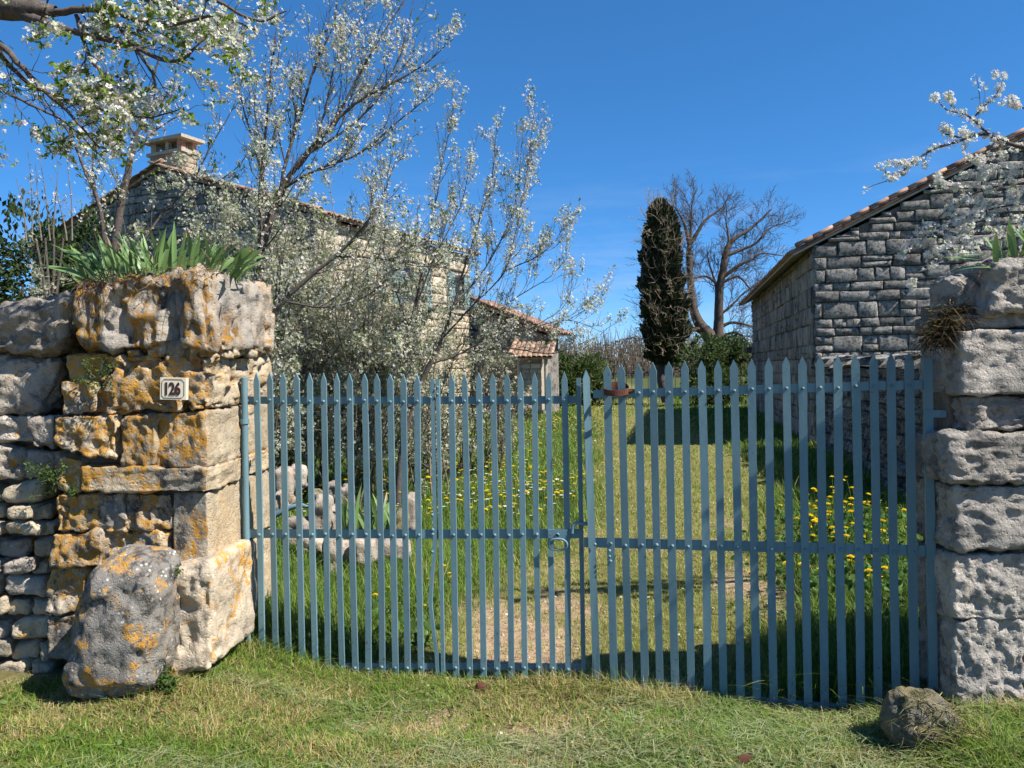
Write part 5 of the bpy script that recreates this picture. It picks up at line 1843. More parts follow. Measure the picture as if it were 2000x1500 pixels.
# near plum hanging in from the upper left corner
T = Tree(1)
Y0 = 2.9
base = np.array([-3.5, 3.3, 0.0])
tr_ = np.array([[-3.5, 3.3, 0.0, .11], [-3.45, 3.25, 1.2, .10], [-3.2, 3.15, 2.4, .085], [-2.6, 3.0, 3.05, .06], [P(30, 18, 2.9)[0], 2.9, P(30, 18, 2.9)[2], .042], [*P(110, 22, 2.9), .02]])
sp = spline(tr_, 30)
T.lines.append((sp[:, :3], sp[:, 3], 0))
L0 = [
    [(20, 20, 2.9, .026), (120, 55, 2.85, .014), (240, 85, 2.8, .010), (340, 120, 2.8, .007), (400, 75, 2.8, .003)],
    [(-60, 20, 3.0, .02), (10, 95, 2.9, .012), (80, 170, 2.85, .009), (130, 215, 2.8, .006), (195, 290, 2.8, .003)],
    [(-40, 60, 3.0, .016), (40, 150, 3.0, .009), (90, 180, 3.0, .007), (200, 215, 2.9, .006), (290, 230, 2.9, .004), (350, 215, 2.9, .002)],
    [(110, 24, 2.9, .014), (200, 20, 2.85, .011), (320, 50, 2.8, .008), (420, 30, 2.75, .005), (500, 60, 2.75, .003)],
    [(150, 30, 2.9, .010), (175, 110, 2.8, .007), (230, 185, 2.75, .005), (245, 265, 2.7, .003)],
    [(-80, 100, 3.1, .012), (0, 170, 3.1, .008), (60, 205, 3.1, .006), (130, 240, 3.1, .004), (190, 300, 3.1, .002)],
    [(210, 20, 2.85, .008), (260, 90, 2.8, .006), (300, 150, 2.8, .004), (300, 200, 2.8, .002)],
    [(60, -40, 3.0, .016), (200, -20, 3.2, .012), (330, 10, 3.3, .009), (430, 60, 3.4, .006), (480, 120, 3.4, .003)],
    [(260, -60, 3.2, .012), (400, -10, 3.4, .009), (500, 40, 3.5, .006), (560, 20, 3.5, .003)],
]
for l_ in L0:
    ln = T.limb(l_, 1, 0.05, 22)
    T.sprout(ln, 0.07, 0, 2, 3, 0.1, (0.5, 1.1), 0.15, {2: 0.36, 3: 0.14}, 0.6, 0.2, 0.0018)
T.finish('plum_tree', 'near blossoming plum bough reaching in over the wall from top left', 'tree', base, bk, bk, 'blossoming trees',
         dict(at=((2, 3), 0.06, 3, 0.018, 1.0, 0.05), size=0.025), dict(at=((2, 3), 0.07, 3, 0.008, 1.0, 0.1), size=0.030))

def plum(seed, base, limbs, name, label, lens, blossom, leaves, sp0=0.16, up=0.45, maxl=3, barkm=None, twigm=None, ang=(0.35, 0.8), wig=0.14, drift=None, cat='tree', t0=0.12):
    T = Tree(seed)
    limbs = [[(a, b, c, r_ * (0.72 if r_ < 0.03 else 0.85)) for a, b, c, r_ in l_] for l_ in limbs]
    for k, l_ in enumerate(limbs):
        lv = 0 if l_[0][3] >= 0.012 else 1
        ln = T.limb(l_, lv, 0.03, max(14, 5 * len(l_)))
        T.sprout(ln, sp0, 0, 2, maxl, t0, ang, up, lens, 0.6, wig, 0.0024, drift=drift)
    return T.finish(name, label, cat, base, barkm or bk, twigm or barkm or bk, 'blossoming trees', blossom, leaves)

def gpt(px, Yd):
    x = P(px, 900, Yd)[0]
    return np.array([x, Yd, float(hz(np.array([x]), np.array([Yd]))[0])])

# plum behind the left pillar
b_ = gpt(225, 6.2)
bp = project(b_)[0]
plum(2, b_, [
    [(bp[0], bp[1], 6.2, .05), (222, 620, 6.2, .045), (230, 440, 6.2, .036), (252, 330, 6.2, .03), (266, 270, 6.2, .022), (290, 200, 6.2, .014), (312, 110, 6.2, .009), (345, 30, 6.2, .004)],
    [(222, 600, 6.2, .03), (195, 410, 6.1, .024), (165, 330, 6.1, .018), (135, 260, 6.0, .013), (95, 210, 6.0, .009), (20, 150, 6.0, .004)],
    [(266, 270, 6.2, .014), (230, 200, 6.1, .010), (205, 120, 6.1, .007), (190, 30, 6.1, .004)],
    [(262, 290, 6.2, .012), (310, 250, 6.3, .009), (350, 225, 6.3, .006), (385, 205, 6.3, .003)],
    [(200, 420, 6.1, .011), (182, 340, 6.1, .009), (180, 250, 6.1, .007), (150, 150, 6.1, .004)],
    [(225, 560, 6.2, .018), (300, 440, 6.4, .014), (372, 360, 6.5, .011), (410, 290, 6.5, .008), (455, 210, 6.5, .005), (470, 150, 6.5, .003)],
    [(320, 420, 6.4, .010), (400, 370, 6.5, .008), (460, 330, 6.5, .006), (490, 290, 6.5, .003)],
], 'plum_tree', 'slender blossoming plum rising behind the iris clump on the left pillar', {2: 0.55, 3: 0.22},
    dict(at=((1, 2, 3), 0.046, 4, 0.022, 0.55, 0.1), size=0.026), dict(at=((2, 3), 0.16, 3, 0.01, 0.9, 0.1), size=0.035), 0.17)

# main upswept plum
b_ = gpt(497, 6.0)
bp = project(b_)[0]
plum(3, b_, [
    [(bp[0], bp[1], 6.0, .062), (500, 800, 6.0, .058), (500, 690, 6.0, .052), (505, 560, 6.0, .046), (515, 470, 6.0, .040), (540, 395, 6.0, .034), (575, 330, 6.0, .028), (620, 275, 6.0, .022), (690, 205, 6.0, .016), (760, 165, 6.0, .012), (830, 125, 6.0, .008), (885, 75, 6.0, .003)],
    [(506, 560, 6.0, .028), (508, 450, 5.9, .022), (512, 340, 5.9, .018), (520, 240, 5.9, .013), (530, 130, 5.9, .009), (545, 20, 5.9, .005)],
    [(545, 390, 6.0, .022), (560, 310, 6.0, .018), (590, 215, 6.0, .014), (615, 130, 6.0, .010), (650, 50, 6.0, .006), (660, -20, 6.0, .003)],
    [(580, 330, 6.0, .018), (650, 240, 6.0, .014), (700, 150, 6.0, .010), (745, 70, 6.0, .007), (790, 0, 6.0, .004)],
    [(600, 300, 6.0, .016), (680, 250, 6.1, .012), (740, 190, 6.1, .010), (780, 110, 6.1, .007), (805, 20, 6.1, .004)],
    [(552, 370, 6.0, .016), (610, 335, 5.9, .013), (700, 300, 5.9, .010), (780, 235, 5.9, .007), (850, 180, 5.9, .004)],
    [(502, 690, 6.0, .034), (545, 600, 5.9, .028), (600, 545, 5.9, .023), (655, 500, 5.9, .018), (700, 455, 5.9, .014), (745, 390, 5.9, .010), (765, 335, 5.9, .006), (790, 280, 5.9, .003)],
    [(655, 500, 5.9, .012), (740, 505, 5.9, .009), (830, 520, 5.9, .007), (900, 500, 5.9, .004)],
    [(560, 590, 5.9, .014), (640, 600, 5.8, .010), (720, 575, 5.8, .007), (780, 520, 5.8, .004)],
    [(530, 410, 6.0, .012), (500, 300, 6.1, .010), (470, 190, 6.1, .008), (440, 90, 6.1, .005)],
    [(620, 275, 6.0, .010), (640, 190, 6.0, .008), (660, 110, 6.0, .006), (720, 10, 6.0, .003)],
], 'plum_tree', 'tall blossoming plum with dark upswept limbs beside the left pillar reveal', {2: 0.7, 3: 0.24},
    dict(at=((1, 2, 3), 0.044, 4, 0.022, 0.48, 0.1), size=0.025), dict(at=((2, 3), 0.26, 2, 0.01, 0.8, 0.1), size=0.03), 0.10, drift=np.array([0.03, 0, 0.04]))

# young plum inside the gate
b_ = gpt(777, 8.6)
bp = project(b_)[0]
plum(4, b_, [
    [(776, bp[1] + 4, 8.6, .046), (779, 930, 8.6, .042), (792, 840, 8.6, .040), (812, 770, 8.6, .038), (838, 715, 8.6, .034), (862, 665, 8.6, .026), (885, 600, 8.6, .020), (905, 530, 8.6, .016), (930, 450, 8.6, .012), (960, 350, 8.6, .008), (970, 250, 8.6, .004)],
    [(782, 900, 8.6, .03), (790, 800, 8.5, .028), (788, 720, 8.5, .024), (800, 640, 8.5, .019), (828, 520, 8.5, .014), (850, 400, 8.5, .010), (870, 290, 8.5, .006), (890, 190, 8.5, .003)],
    [(840, 712, 8.6, .02), (900, 690, 8.6, .016), (960, 655, 8.6, .012), (1040, 640, 8.6, .009), (1110, 625, 8.6, .006), (1180, 650, 8.6, .003)],
    [(900, 690, 8.6, .012), (990, 680, 8.7, .009), (1080, 690, 8.7, .007), (1160, 660, 8.7, .003)],
    [(865, 660, 8.6, .016), (920, 600, 8.5, .013), (985, 530, 8.5, .010), (1010, 440, 8.5, .008), (1030, 330, 8.5, .006), (1045, 195, 8.5, .003)],
    [(885, 600, 8.6, .014), (950, 520, 8.7, .011), (1000, 420, 8.7, .008), (1015, 330, 8.7, .005), (1020, 270, 8.7, .003)],
    [(800, 640, 8.5, .014), (770, 560, 8.4, .011), (740, 450, 8.4, .008), (720, 350, 8.4, .004)],
    [(812, 600, 8.5, .014), (850, 500, 8.4, .011), (900, 400, 8.4, .008), (920, 310, 8.4, .004)],
    [(985, 530, 8.5, .009), (1050, 500, 8.5, .007), (1085, 470, 8.5, .004), (1100, 440, 8.5, .003)],
    [(930, 640, 8.6, .010), (1010, 580, 8.6, .008), (1075, 540, 8.6, .005), (1110, 500, 8.6, .003)],
    [(1040, 640, 8.6, .007), (1100, 600, 8.6, .005), (1120, 550, 8.6, .003)],
    [(1110, 625, 8.6, .005), (1150, 600, 8.6, .004), (1180, 575, 8.6, .002)],
], 'plum_tree', 'young plum tree in the meadow behind the gate, bare on its right side', {2: 0.75, 3: 0.26},
    dict(at=((2, 3), 0.048, 4, 0.026, 0.45, 0.1), size=0.029), dict(at=((2, 3), 0.34, 2, 0.012, 0.8, 0.1), size=0.034), 0.105, drift=np.array([0.02, 0, 0.06]))

# thicket of blackthorn in front of the house
def thicket(seed, x0, x1, Yd, top, n, label, dens=1.0, petal=True, twigm=None, leafk=0.25):
    T = Tree(seed)
    rg = T.rng
    for k in range(n):
        px = rg.uniform(x0, x1)
        yy = Yd + rg.uniform(-0.7, 0.7)
        p0 = gpt(px, yy)
        H = (top + rg.normal(0, 0.25)) * rg.uniform(0.6, 1.05)
        d = np.array([rg.normal(0.05, 0.22), rg.normal(0, 0.2), 1.0])
        ln = T.shoot(p0, d, H, 0.012 * rg.uniform(0.7, 1.5), 1, 0.2, 0.09, 0.2, H / 12)
        T.sprout(ln, 0.20, 0, 2, 3, 0.12, (0.5, 1.2), 0.15, {2: 0.75, 3: 0.28}, 0.6, 0.2, 0.003)
    return T.finish('blackthorn_shrub', label, 'shrub', gpt((x0 + x1) / 2, Yd), bk, twigm or tg_, 'blossoming shrubs before the house',
                    dict(at=((2, 3), 0.058, 4, 0.035, dens, 0.05), size=0.038, petal=petal, cols=[(0.58, 0.56, 0.45), (0.42, 0.42, 0.29), (0.25, 0.27, 0.14)], w=[3, 3, 2.5]),
                    dict(at=((2, 3), 0.15, 2, 0.02, leafk * 2, 0.05), size=0.036, cols=[(0.10, 0.13, 0.03), (0.15, 0.18, 0.05), (0.06, 0.08, 0.03)]))
thicket(11, 395, 560, 9.4, 3.75, 28, 'blackthorn thicket in white blossom directly behind the iris clump', 1.0)
thicket(12, 500, 735, 9.8, 4.2, 52, 'thick white flowering shrub before the lit corner of the farmhouse', 1.0)
thicket(13, 680, 880, 10.4, 3.5, 34, 'twiggy half bare shrub below the blue shuttered window', 0.6)
thicket(14, 800, 1000, 11.8, 2.2, 34, 'dark leafless bush tangle in front of the lean to', 0.12, leafk=0.5, twigm=MAT['bark'])
thicket(15, 60, 190, 8.6, 2.9, 13, 'pale flowering shrub behind the left wall near the evergreen', 0.9)

# bare shoots at far left
T = Tree(19)
for (px, py) in ((62, 300), (75, 330), (92, 300), (110, 330), (48, 350), (125, 345), (140, 300)):
    T.shoot(P(px + T.rng.uniform(-6, 10), 470, 8.2), P(px, py, 8.2) - P(px + 8, 470, 8.2), np.linalg.norm(P(px, py, 8.2) - P(px + 8, 470, 8.2)) * 1.05, 0.010, 1, 0.05, 0.05, 0.2)
    T.sprout(T.lines[-1], 0.13, 0, 2, 2, 0.2, (0.3, 0.7), 0.4, {2: 0.18}, 0.6, 0.1, 0.003)
for k in range(4):
    T.lines.append((np.array([gpt(90, 8.2), P(95 + k * 4, 600, 8.2), P(70 + k * 18, 465, 8.2)]), np.array([0.02, 0.016, 0.011]), 0))
T.finish('whip_shrub', 'thin upright whips with few buds against the sky at far left', 'shrub', gpt(90, 8.2), bk, tg_, None,
         dict(at=((1, 2), 0.09, 2, 0.02, 0.6, 0.15), size=0.032))

# young thin sapling in the meadow
T = Tree(23)
b_ = gpt(640, 10.0)
for l_ in ([(640, 938, 10, .02), (628, 870, 10, .016), (610, 810, 10, .012), (600, 740, 10, .008), (590, 640, 10, .004)],
           [(634, 900, 10, .012), (650, 850, 10, .010), (668, 800, 10, .008), (690, 700, 10, .004)]):
    T.limb(l_, 0, 0.03, 12)
    T.sprout(T.lines[-1], 0.3, 0, 2, 3, 0.35, (0.5, 1.0), 0.3, {2: 0.5, 3: 0.2}, 0.6, 0.2, 0.003)
T.finish('sapling', 'thin forked sapling in the meadow behind the widest gate section', 'tree', b_, bk, bk)

# right blossoming cherry over the pillar
T = Tree(31)
base = np.array([6.3, 4.5, 0.0])
top_ = P(2140, 330, 4.6)
T.lines.append((spline(np.array([[*base, .10], [6.2, 4.5, 1.3, .09], [5.4, 4.55, 2.2, .07], [4.3, 4.55, 2.75, .05], [*top_, .045]]), 24)[:, :3], np.linspace(.11, .02, 24), 0))
for q_ in ([[6.2, 4.5, 1.3], [6.6, 4.4, 2.4], [7.2, 4.5, 3.4]], [[5.7, 4.52, 1.9], [5.5, 4.9, 2.9], [5.0, 5.3, 3.9]], [[4.9, 4.55, 2.5], [4.6, 4.5, 3.1], [4.0, 4.4, 3.9]]):
    T.lines.append((spline(np.array(q_), 14), np.linspace(.05, .008, 14), 0))
    T.sprout(T.lines[-1], 0.16, 0, 2, 3, 0.2, (0.5, 1.1), 0.3, {2: 0.55, 3: 0.2}, 0.6, 0.2, 0.002)
RL = [
    ([(2140, 330, 4.6, .02), (2060, 300, 4.5, .015), (1985, 285, 4.4, .011), (1925, 262, 4.4, .009), (1880, 268, 4.4, .006), (1840, 260, 4.4, .003)], 1.0),
    ([(1985, 285, 4.4, .010), (1920, 262, 4.4, .008), (1860, 280, 4.35, .007), (1815, 295, 4.35, .006), (1780, 320, 4.35, .005), (1740, 350, 4.35, .003), (1690, 368, 4.35, .002)], 1.2),
    ([(1930, 262, 4.4, .008), (1890, 225, 4.4, .006), (1850, 215, 4.4, .004), (1826, 190, 4.4, .002)], 1.3),
    ([(1900, 232, 4.4, .006), (1920, 210, 4.4, .004), (1945, 185, 4.4, .003), (1962, 150, 4.4, .0015)], 1.2),
    ([(1915, 210, 4.4, .003), (1912, 180, 4.4, .0025), (1908, 150, 4.4, .0015)], 0.2),
    ([(2120, 260, 4.5, .010), (2040, 225, 4.4, .007), (1985, 205, 4.35, .005), (1975, 185, 4.35, .002)], 1.0),
    ([(2140, 340, 4.7, .016), (2050, 360, 4.6, .012), (1960, 360, 4.6, .009), (1880, 390, 4.6, .006), (1830, 430, 4.6, .004), (1795, 480, 4.6, .002)], 1.3),
    ([(2140, 380, 4.7, .014), (2040, 410, 4.6, .011), (1950, 420, 4.6, .008), (1890, 460, 4.6, .005), (1850, 510, 4.6, .002)], 1.5),
    ([(2140, 350, 4.5, .012), (2060, 330, 4.5, .009), (1990, 330, 4.5, .007), (1930, 330, 4.5, .005), (1870, 345, 4.5, .002)], 1.5),
    ([(1890, 460, 4.6, .004), (1840, 500, 4.6, .003), (1790, 530, 4.6, .002), (1780, 560, 4.6, .0015)], 0.9),
    ([(2040, 410, 4.6, .008), (1990, 450, 4.5, .006), (1920, 480, 4.5, .004), (1880, 500, 4.5, .002)], 1.5),
    ([(2120, 470, 4.6, .010), (2020, 480, 4.55, .007), (1930, 530, 4.5, .005), (1870, 590, 4.5, .003), (1840, 640, 4.5, .002)], 1.3),
    ([(2120, 380, 4.7, .010), (2010, 370, 4.7, .007), (1910, 370, 4.7, .005), (1820, 360, 4.7, .003)], 1.8),
    ([(2100, 300, 4.6, .010), (2030, 270, 4.6, .007), (1960, 300, 4.6, .005), (1890, 310, 4.6, .003)], 1.8),
    ([(1960, 420, 4.6, .005), (1880, 440, 4.6, .004), (1800, 450, 4.6, .002), (1760, 500, 4.6, .0015)], 1.0),
    ([(2120, 440, 4.6, .010), (2000, 440, 4.6, .007), (1900, 480, 4.6, .004), (1810, 490, 4.6, .002)], 1.6),
    ([(2100, 420, 4.6, .008), (1990, 400, 4.6, .006), (1900, 420, 4.6, .004), (1850, 440, 4.6, .002)], 1.5),
]
pos_, off_ = [], []
for l_, dn in RL:
    ln = T.limb(l_, 1, 0.04, 20)
    n0 = len(T.lines)
    T.sprout(ln, 0.14, 0, 2, 2, 0.15, (0.5, 1.1), 0.2, {2: 0.16}, 0.6, 0.2, 0.0016)
    pts, rr_, _ = ln
    sg = np.linalg.norm(np.diff(pts, axis=0), axis=1)
    cnt = max(2, int(sg.sum() / 0.027 * dn))
    allp = np.concatenate([pts[3:]] + [q_[0] for q_ in T.lines[n0:]])
    cc_ = allp[T.rng.integers(0, len(allp), cnt)]
    for c_ in cc_:
        k = T.rng.integers(4, 14)
        o_ = nrm(T.rng.normal(0, 1, (k, 3))) * T.rng.uniform(0.008, 0.028, (k, 1))
        pos_.append(c_ + o_)
        off_.append(o_)
ct = T.finish('cherry_tree', 'cherry branches in dense white blossom hanging in from the right over the pillar', 'tree', base, bk, bk, 'blossoming trees', None,
              dict(at=((2,), 0.16, 2, 0.01, 0.5, 0.2), size=0.022))
nf_ = [l_[0][3:] for l_ in T.lines if l_[2] >= 2 and l_[0][0][0] > 3.6]
for a_ in nf_:
    for c_ in a_:
        o_ = nrm(T.rng.normal(0, 1, (5, 3))) * T.rng.uniform(0.012, 0.026)
        pos_.append(c_ + o_)
        off_.append(o_)
pos_, off_ = np.concatenate(pos_), np.concatenate(off_)
v, f, c = instances(PET_V, PET_Q, pos_, nrm(off_), T.rng.uniform(0.017, 0.027, len(pos_)), pal(len(pos_), T.rng, [(0.76, 0.74, 0.69), (0.66, 0.64, 0.53), (0.40, 0.42, 0.20)], [6, 3, 0.7], 0.06), T.rng.uniform(0, 6.3, len(pos_)))
part('crown', v, f, MAT['petal'], ct, False, c, 'stuff')

# evergreen at far left, hedge and shrubs far back
def bushy(name, label, cat, c, half, n, size, cols, seed, lobes=9, stem=True, leafm='leaf', group=None, up=0.2):
    rg = np.random.default_rng(seed)
    c, half = np.asarray(c, float), np.asarray(half, float)
    t = thing(name, label, cat, (c[0], c[1], c[2] - half[2]), group)
    lc = rg.normal(0, 0.42, (lobes, 3)).clip(-0.75, 0.75)
    lr = rg.uniform(0.32, 0.6, lobes)
    k = rg.integers(0, lobes, n)
    d = nrm(rg.normal(0, 1, (n, 3)))
    r_ = lr[k] * rg.uniform(0.55, 1.0, n) ** 0.6
    p = lc[k] + d * r_[:, None]
    p[:, 2] = np.maximum(p[:, 2], -1.0)
    pos = c + p * half
    pos = pos + fbm(p * 3.1, seed, 3)[:, None] * d * half * 0.12
    v, f, cc = instances(LF_V, LF_Q, pos, nrm(d + rg.normal(0, 0.5, (n, 3)) + np.array([0, 0, up])), rg.uniform(0.6, 1.3, n) * size, pal(n, rg, cols, [1] * len(cols), 0.3), rg.uniform(0, 6.3, n))
    part('foliage', v, f, MAT[leafm], t, False, cc, 'stuff')
    mb = MB()
    for j in range(lobes):
        a = np.array([c[0] + rg.normal(0, .1), c[1], c[2] - half[2]])
        b = c + lc[j] * half
        v, q = tube_arrays(np.array([a, (a + b) / 2 + rg.normal(0, .08, 3), b]), [0.05, 0.035, 0.012], 5)
        mb.add(v, q)
    mb.build('trunk', MAT['bark'], t, True)
    return t
DKG = [(0.022, 0.045, 0.012), (0.035, 0.06, 0.016), (0.05, 0.08, 0.022), (0.07, 0.085, 0.025)]
MDG = [(0.05, 0.09, 0.02), (0.075, 0.115, 0.03), (0.10, 0.13, 0.04)]
a = P(30, 520, 9.5)
bushy('evergreen_bush', 'dark green evergreen bush behind the far left end of the wall', 'bush', (a[0] + .05, 9.6, 1.85), (1.35, 0.9, 1.85), 26000, 0.085, DKG, 41, 14)
a = P(135, 520, 9.2)
bushy('evergreen_bush', 'dark evergreen peeping up between pale shrub and house gable at left', 'bush', (a[0], 9.9, 1.7), (0.5, 0.6, 1.95), 10000, 0.075, DKG, 43, 9)
bushy('garden_bush', 'yellow green bush at the end of the lawn left of the cypress', 'bush', (2.75, 31.0, 1.3), (1.4, 1.1, 1.35), 6500, 0.16, MDG, 45, 10)
bushy('ivy_hedge', 'ivy covered hedge mound below the bare tree beside the barn', 'hedge', (8.6, 30.5, 1.25), (1.7, 1.0, 1.35), 9000, 0.15, MDG + DKG[1:3], 47, 14)
bushy('dark_hedge', 'dark hedge behind the porch at the right end of the house', 'hedge', (-0.3, 27.5, 0.9), (1.6, 0.8, 1.1), 6000, 0.13, DKG, 48, 10)

# cypress
T = Tree(51)
cb_ = np.array([P(1302, 700, 33)[0], 33.0, 0.05])
cy = thing('cypress_tree', 'tall narrow dark cypress column overgrown with bare creeper stems', 'tree', tuple(cb_))
rg = T.rng
v, q = tube_arrays(np.array([cb_, cb_ + np.array([-0.25, 0, 1.0]), cb_ + np.array([-0.35, 0, 3.0]), cb_ + np.array([-.35, 0, 7.5])]), [0.24, 0.20, 0.16, 0.03], 9)
part('trunk', v, q, MAT['bark'], cy, True)
v, q = tube_arrays(np.array([cb_ + np.array([0.12, 0, 0]), cb_ + np.array([0.05, 0, 0.8]), cb_ + np.array([0.35, 0, 2.2])]), [0.16, 0.13, 0.08], 8)
part('stem', v, q, MAT['bark'], cy, True)
n = 30000
zt = rg.random(n)
prof = np.interp(zt, [0, .05, .2, .5, .80, .93, 1], [.42, .85, 1.05, .98, .80, .55, .08])
th_ = rg.uniform(0, 2 * math.pi, n)
lob = 1 + 0.15 * np.sin(th_ * 3 + zt * 9) + 0.12 * np.sin(th_ * 7 - zt * 17) + 0.12 * np.sin(zt * 41 + th_ * 2)
rr_ = prof * lob * rg.uniform(0.35, 1.0, n) ** 0.45 * 0.80
zc = 1.55 + zt * 6.95
cxo = np.interp(zt, [0, 1], [-0.05, -0.18])
pos = cb_ + np.stack([cxo + rr_ * np.cos(th_), rr_ * np.sin(th_), zc], -1)
ax = nrm(np.stack([np.cos(th_) * .6, np.sin(th_) * .6, np.full(n, 1.0)], -1) + rg.normal(0, 0.4, (n, 3)))
v, f, c = instances(LF_V, LF_Q, pos, ax, rg.uniform(0.12, 0.30, n), pal(n, rg, [(0.025, 0.036, 0.016), (0.04, 0.052, 0.02), (0.065, 0.075, 0.03), (0.085, 0.065, 0.042)], [3, 3, 2, 2], 0.3), rg.uniform(0, 6.3, n))
part('crown', v, f, MAT['needle'], cy, False, c, 'stuff')
T.lines = []
for k in range(150):
    a_ = rg.uniform(-math.pi * 0.95, -0.05) if k % 4 else rg.uniform(0, math.pi)
    z_ = rg.uniform(1.8, 8.0)
    d = np.array([math.cos(a_), math.sin(a_) - 0.4, rg.uniform(-0.1, 0.8)])
    p0 = cb_ + np.array([-0.1 + 0.72 * math.cos(a_), 0.72 * math.sin(a_), z_])
    T.shoot(p0, d, rg.uniform(0.5, 1.25), 0.014, 1, 0.1, 0.2, 0.3)
    T.sprout(T.lines[-1], 0.18, 0, 2, 2, 0.1, (0.4, 0.9), 0.2, {2: 0.5}, 0.7, 0.2, 0.008)
for k in range(44):
    p0 = cb_ + np.array([rg.uniform(-0.62, 0.35), rg.uniform(-.5, .5), rg.uniform(7.2, 8.2)])
    T.shoot(p0, (rg.normal(0, .12), 0, 1), rg.uniform(0.5, 1.4), 0.014, 1, 0.3, 0.1, 0.3)
    T.sprout(T.lines[-1], 0.16, 0, 2, 2, 0.1, (0.3, 0.7), 0.3, {2: 0.35}, 0.7, 0.15, 0.008)
tr, tw = T.wood()
tw.build('creeper', MAT['bark_creeper'], cy, True, 'stuff')

# big bare tree behind the barn
T = Tree(61)
YD = 37.0
bt = gpt(1400, YD)
bpx = project(bt)[0]
BT = [
    [(1400, bpx[1] + 3, YD, .55), (1398, 720, YD, .45), (1395, 680, YD, .42), (1384, 655, YD, .36), (1366, 632, YD, .28), (1354, 600, YD, .21), (1350, 560, YD, .18), (1346, 510, YD, .16), (1347, 482, YD, .13), (1360, 458, YD, .10), (1378, 430, YD, .07), (1410, 405, YD, .04), (1425, 380, YD, .02)],
    [(1397, 690, YD, .36), (1403, 650, YD, .28), (1404, 610, YD, .23), (1405, 570, YD, .21), (1412, 530, YD, .19), (1416, 500, YD, .16), (1424, 478, YD, .13), (1440, 462, YD, .10), (1462, 450, YD, .07), (1490, 425, YD, .05), (1507, 408, YD, .02)],
    [(1347, 482, YD, .11), (1340, 450, YD, .08), (1334, 430, YD, .06), (1318, 405, YD, .03), (1305, 390, YD, .015)],
    [(1347, 482, YD, .09), (1350, 440, YD, .06), (1352, 400, YD, .04), (1362, 365, YD, .02)],
    [(1416, 500, YD, .10), (1450, 487, YD, .08), (1476, 475, YD, .06), (1505, 445, YD, .04), (1545, 432, YD, .02)],
    [(1408, 545, YD, .10), (1440, 520, YD, .08), (1466, 508, YD, .06), (1490, 495, YD, .04), (1530, 500, YD, .02)],
    [(1406, 560, YD, .09), (1380, 540, YD, .06), (1350, 545, YD, .04)],
    [(1410, 552, YD, .09), (1440, 540, YD, .06), (1462, 560, YD, .04), (1475, 580, YD, .02)],
    [(1404, 600, YD, .08), (1396, 550, YD, .06), (1384, 510, YD, .04), (1382, 490, YD, .02)],
    [(1424, 478, YD, .07), (1422, 455, YD, .05), (1418, 430, YD, .03), (1420, 400, YD, .015)],
    [(1380, 650, YD, .14), (1350, 640, YD, .10), (1325, 620, YD, .06), (1300, 600, YD, .03), (1260, 590, YD, .015)],
    [(1370, 640, YD, .10), (1330, 650, YD - 1, .07), (1290, 640, YD - 1, .04), (1240, 640, YD - 1, .02)],
    [(1405, 640, YD, .11), (1430, 630, YD, .07), (1460, 635, YD, .05), (1480, 640, YD, .03)],
    [(1400, 620, YD, .08), (1430, 595, YD, .06), (1455, 570, YD, .04), (1475, 560, YD, .02)],
    [(1400, 660, YD, .08), (1440, 650, YD, .05), (1470, 680, YD, .02)],
]
for k, l_ in enumerate(BT):
    ln = T.limb(l_, 0 if k < 2 else 1, 0.05, 6 * len(l_))
    T.sprout(ln, 0.26, 0, 2, 4, 0.35 if k < 2 else 0.10, (0.4, 1.0), 0.24, {2: 2.2, 3: 1.05, 4: 0.5}, 0.62, 0.22, 0.008)
for k_, (a_, b_, c_) in enumerate(T.lines):
    T.lines[k_] = (a_, b_ * (0.95 if c_ < 2 else 1.0), c_)
T.finish('bare_tree', 'wide leafless gnarled tree against the sky between cypress and barn', 'tree', bt, MAT['bark_pale'], MAT['bark_pale'])

# far woodland, bare, reads as one mass
mb = MB()
rg = np.random.default_rng(71)
v, q = None, None
for k in range(2600):
    yy = rg.uniform(95, 150)
    xx = rg.uniform(-0.9, 0.9) * yy
    H = rg.uniform(4.0, 6.4) * (1 + 0.15 * math.sin(xx * 0.07))
    p0 = np.array([xx, yy, -0.3])
    for j in range(3):
        d = np.array([rg.normal(0, .22), rg.normal(0, .1), 1.0])
        t_ = np.array([p0, p0 + d * H * 0.5, p0 + d * H + rg.normal(0, 0.3, 3)])
        v, q = tube_arrays(t_, [0.07, 0.05, 0.015], 3)
        mb.add(v, q, np.array([0.16, 0.125, 0.095]) * rg.uniform(0.6, 1.3))
n = 60000
yy = rg.uniform(93, 150, n)
xx = rg.uniform(-0.9, 0.9, n) * yy
zz = rg.uniform(0, 1, n) ** 0.8 * (4.6 + 1.0 * np.sin(xx * 0.09) + 0.8 * np.sin(xx * 0.31 + 1))
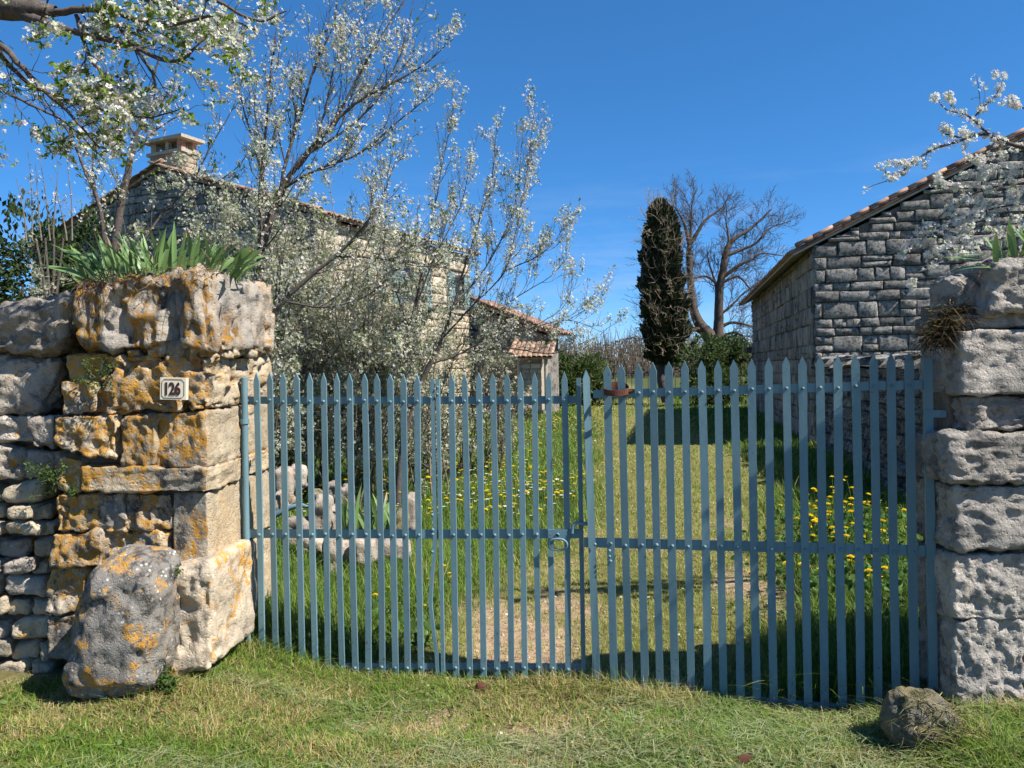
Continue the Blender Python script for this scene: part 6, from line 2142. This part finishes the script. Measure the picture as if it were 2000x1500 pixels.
v, f, c = instances(LF_V, LF_Q, np.stack([xx, yy, zz], -1), nrm(rg.normal(0, .5, (n, 3)) + np.array([0, 0, 1])), rg.uniform(0.2, 0.5, n), pal(n, rg, [(0.15, 0.115, 0.085), (0.12, 0.10, 0.07), (0.17, 0.15, 0.10), (0.10, 0.11, 0.06)], [3, 2, 2, 1], 0.25), rg.uniform(0, 6.3, n))
mb.add(v, f, c)
wd_ = mb.build('far_woodland', MAT['needle'], None, False, 'stuff')
wd_['label'] = 'brown leafless woodland along the horizon'
wd_['category'] = 'woodland'

# green sprig on the pillar and tufts between the stones
def sprig(name, label, cat, px0, py0, px1, py1, yy, n, size, seed, cols):
    rg = np.random.default_rng(seed)
    a = P((px0 + px1) / 2, py1, yy)
    t = thing(name, label, cat, tuple(a))
    T = Tree(seed)
    for k in range(9):
        p0 = P(rg.uniform(px0, px1), rg.uniform((py0 + py1) / 2, py1), yy)
        T.shoot(p0, (rg.normal(0, .5), -0.5, rg.normal(0.2, .6)), 0.10, 0.002, 1, 0.1, 0.3)
    tr, tw = T.wood()
    tw.build('stems', MAT['twig'], t, False, 'stuff')
    p, o, d = T.clusters((1,), 0.009, 3, size * .6, 1.0, 0.0)
    v, f, c = instances(LF_V, LF_Q, p, nrm(rg.normal(0, 1, p.shape) + np.array([0, -.5, .2])), rg.uniform(.6, 1.2, len(p)) * size, pal(len(p), rg, cols, [1] * len(cols)), rg.uniform(0, 6.3, len(p)))
    part('foliage', v, f, MAT['leaf'], t, False, c, 'stuff')
WG = [(0.06, 0.11, 0.02), (0.09, 0.15, 0.03), (0.05, 0.08, 0.02)]
sprig('wall_plant', 'small green feathery plant growing from a joint left of the number plate', 'plant', 165, 680, 215, 775, 3.68, 0, 0.018, 81, WG)
sprig('wall_plant', 'green tuft in the joint between left wall and pillar at mid height', 'plant', 85, 870, 125, 960, 3.72, 0, 0.02, 82, WG)
sprig('wall_plant', 'weed growing behind the top of the leaning boulder', 'plant', 280, 1085, 345, 1110, 3.62, 0, 0.018, 83, WG)
sprig('wall_plant', 'green weed tuft between the leaning boulder and the pale foot block', 'plant', 300, 1260, 340, 1350, 3.5, 0, 0.03, 84, WG)
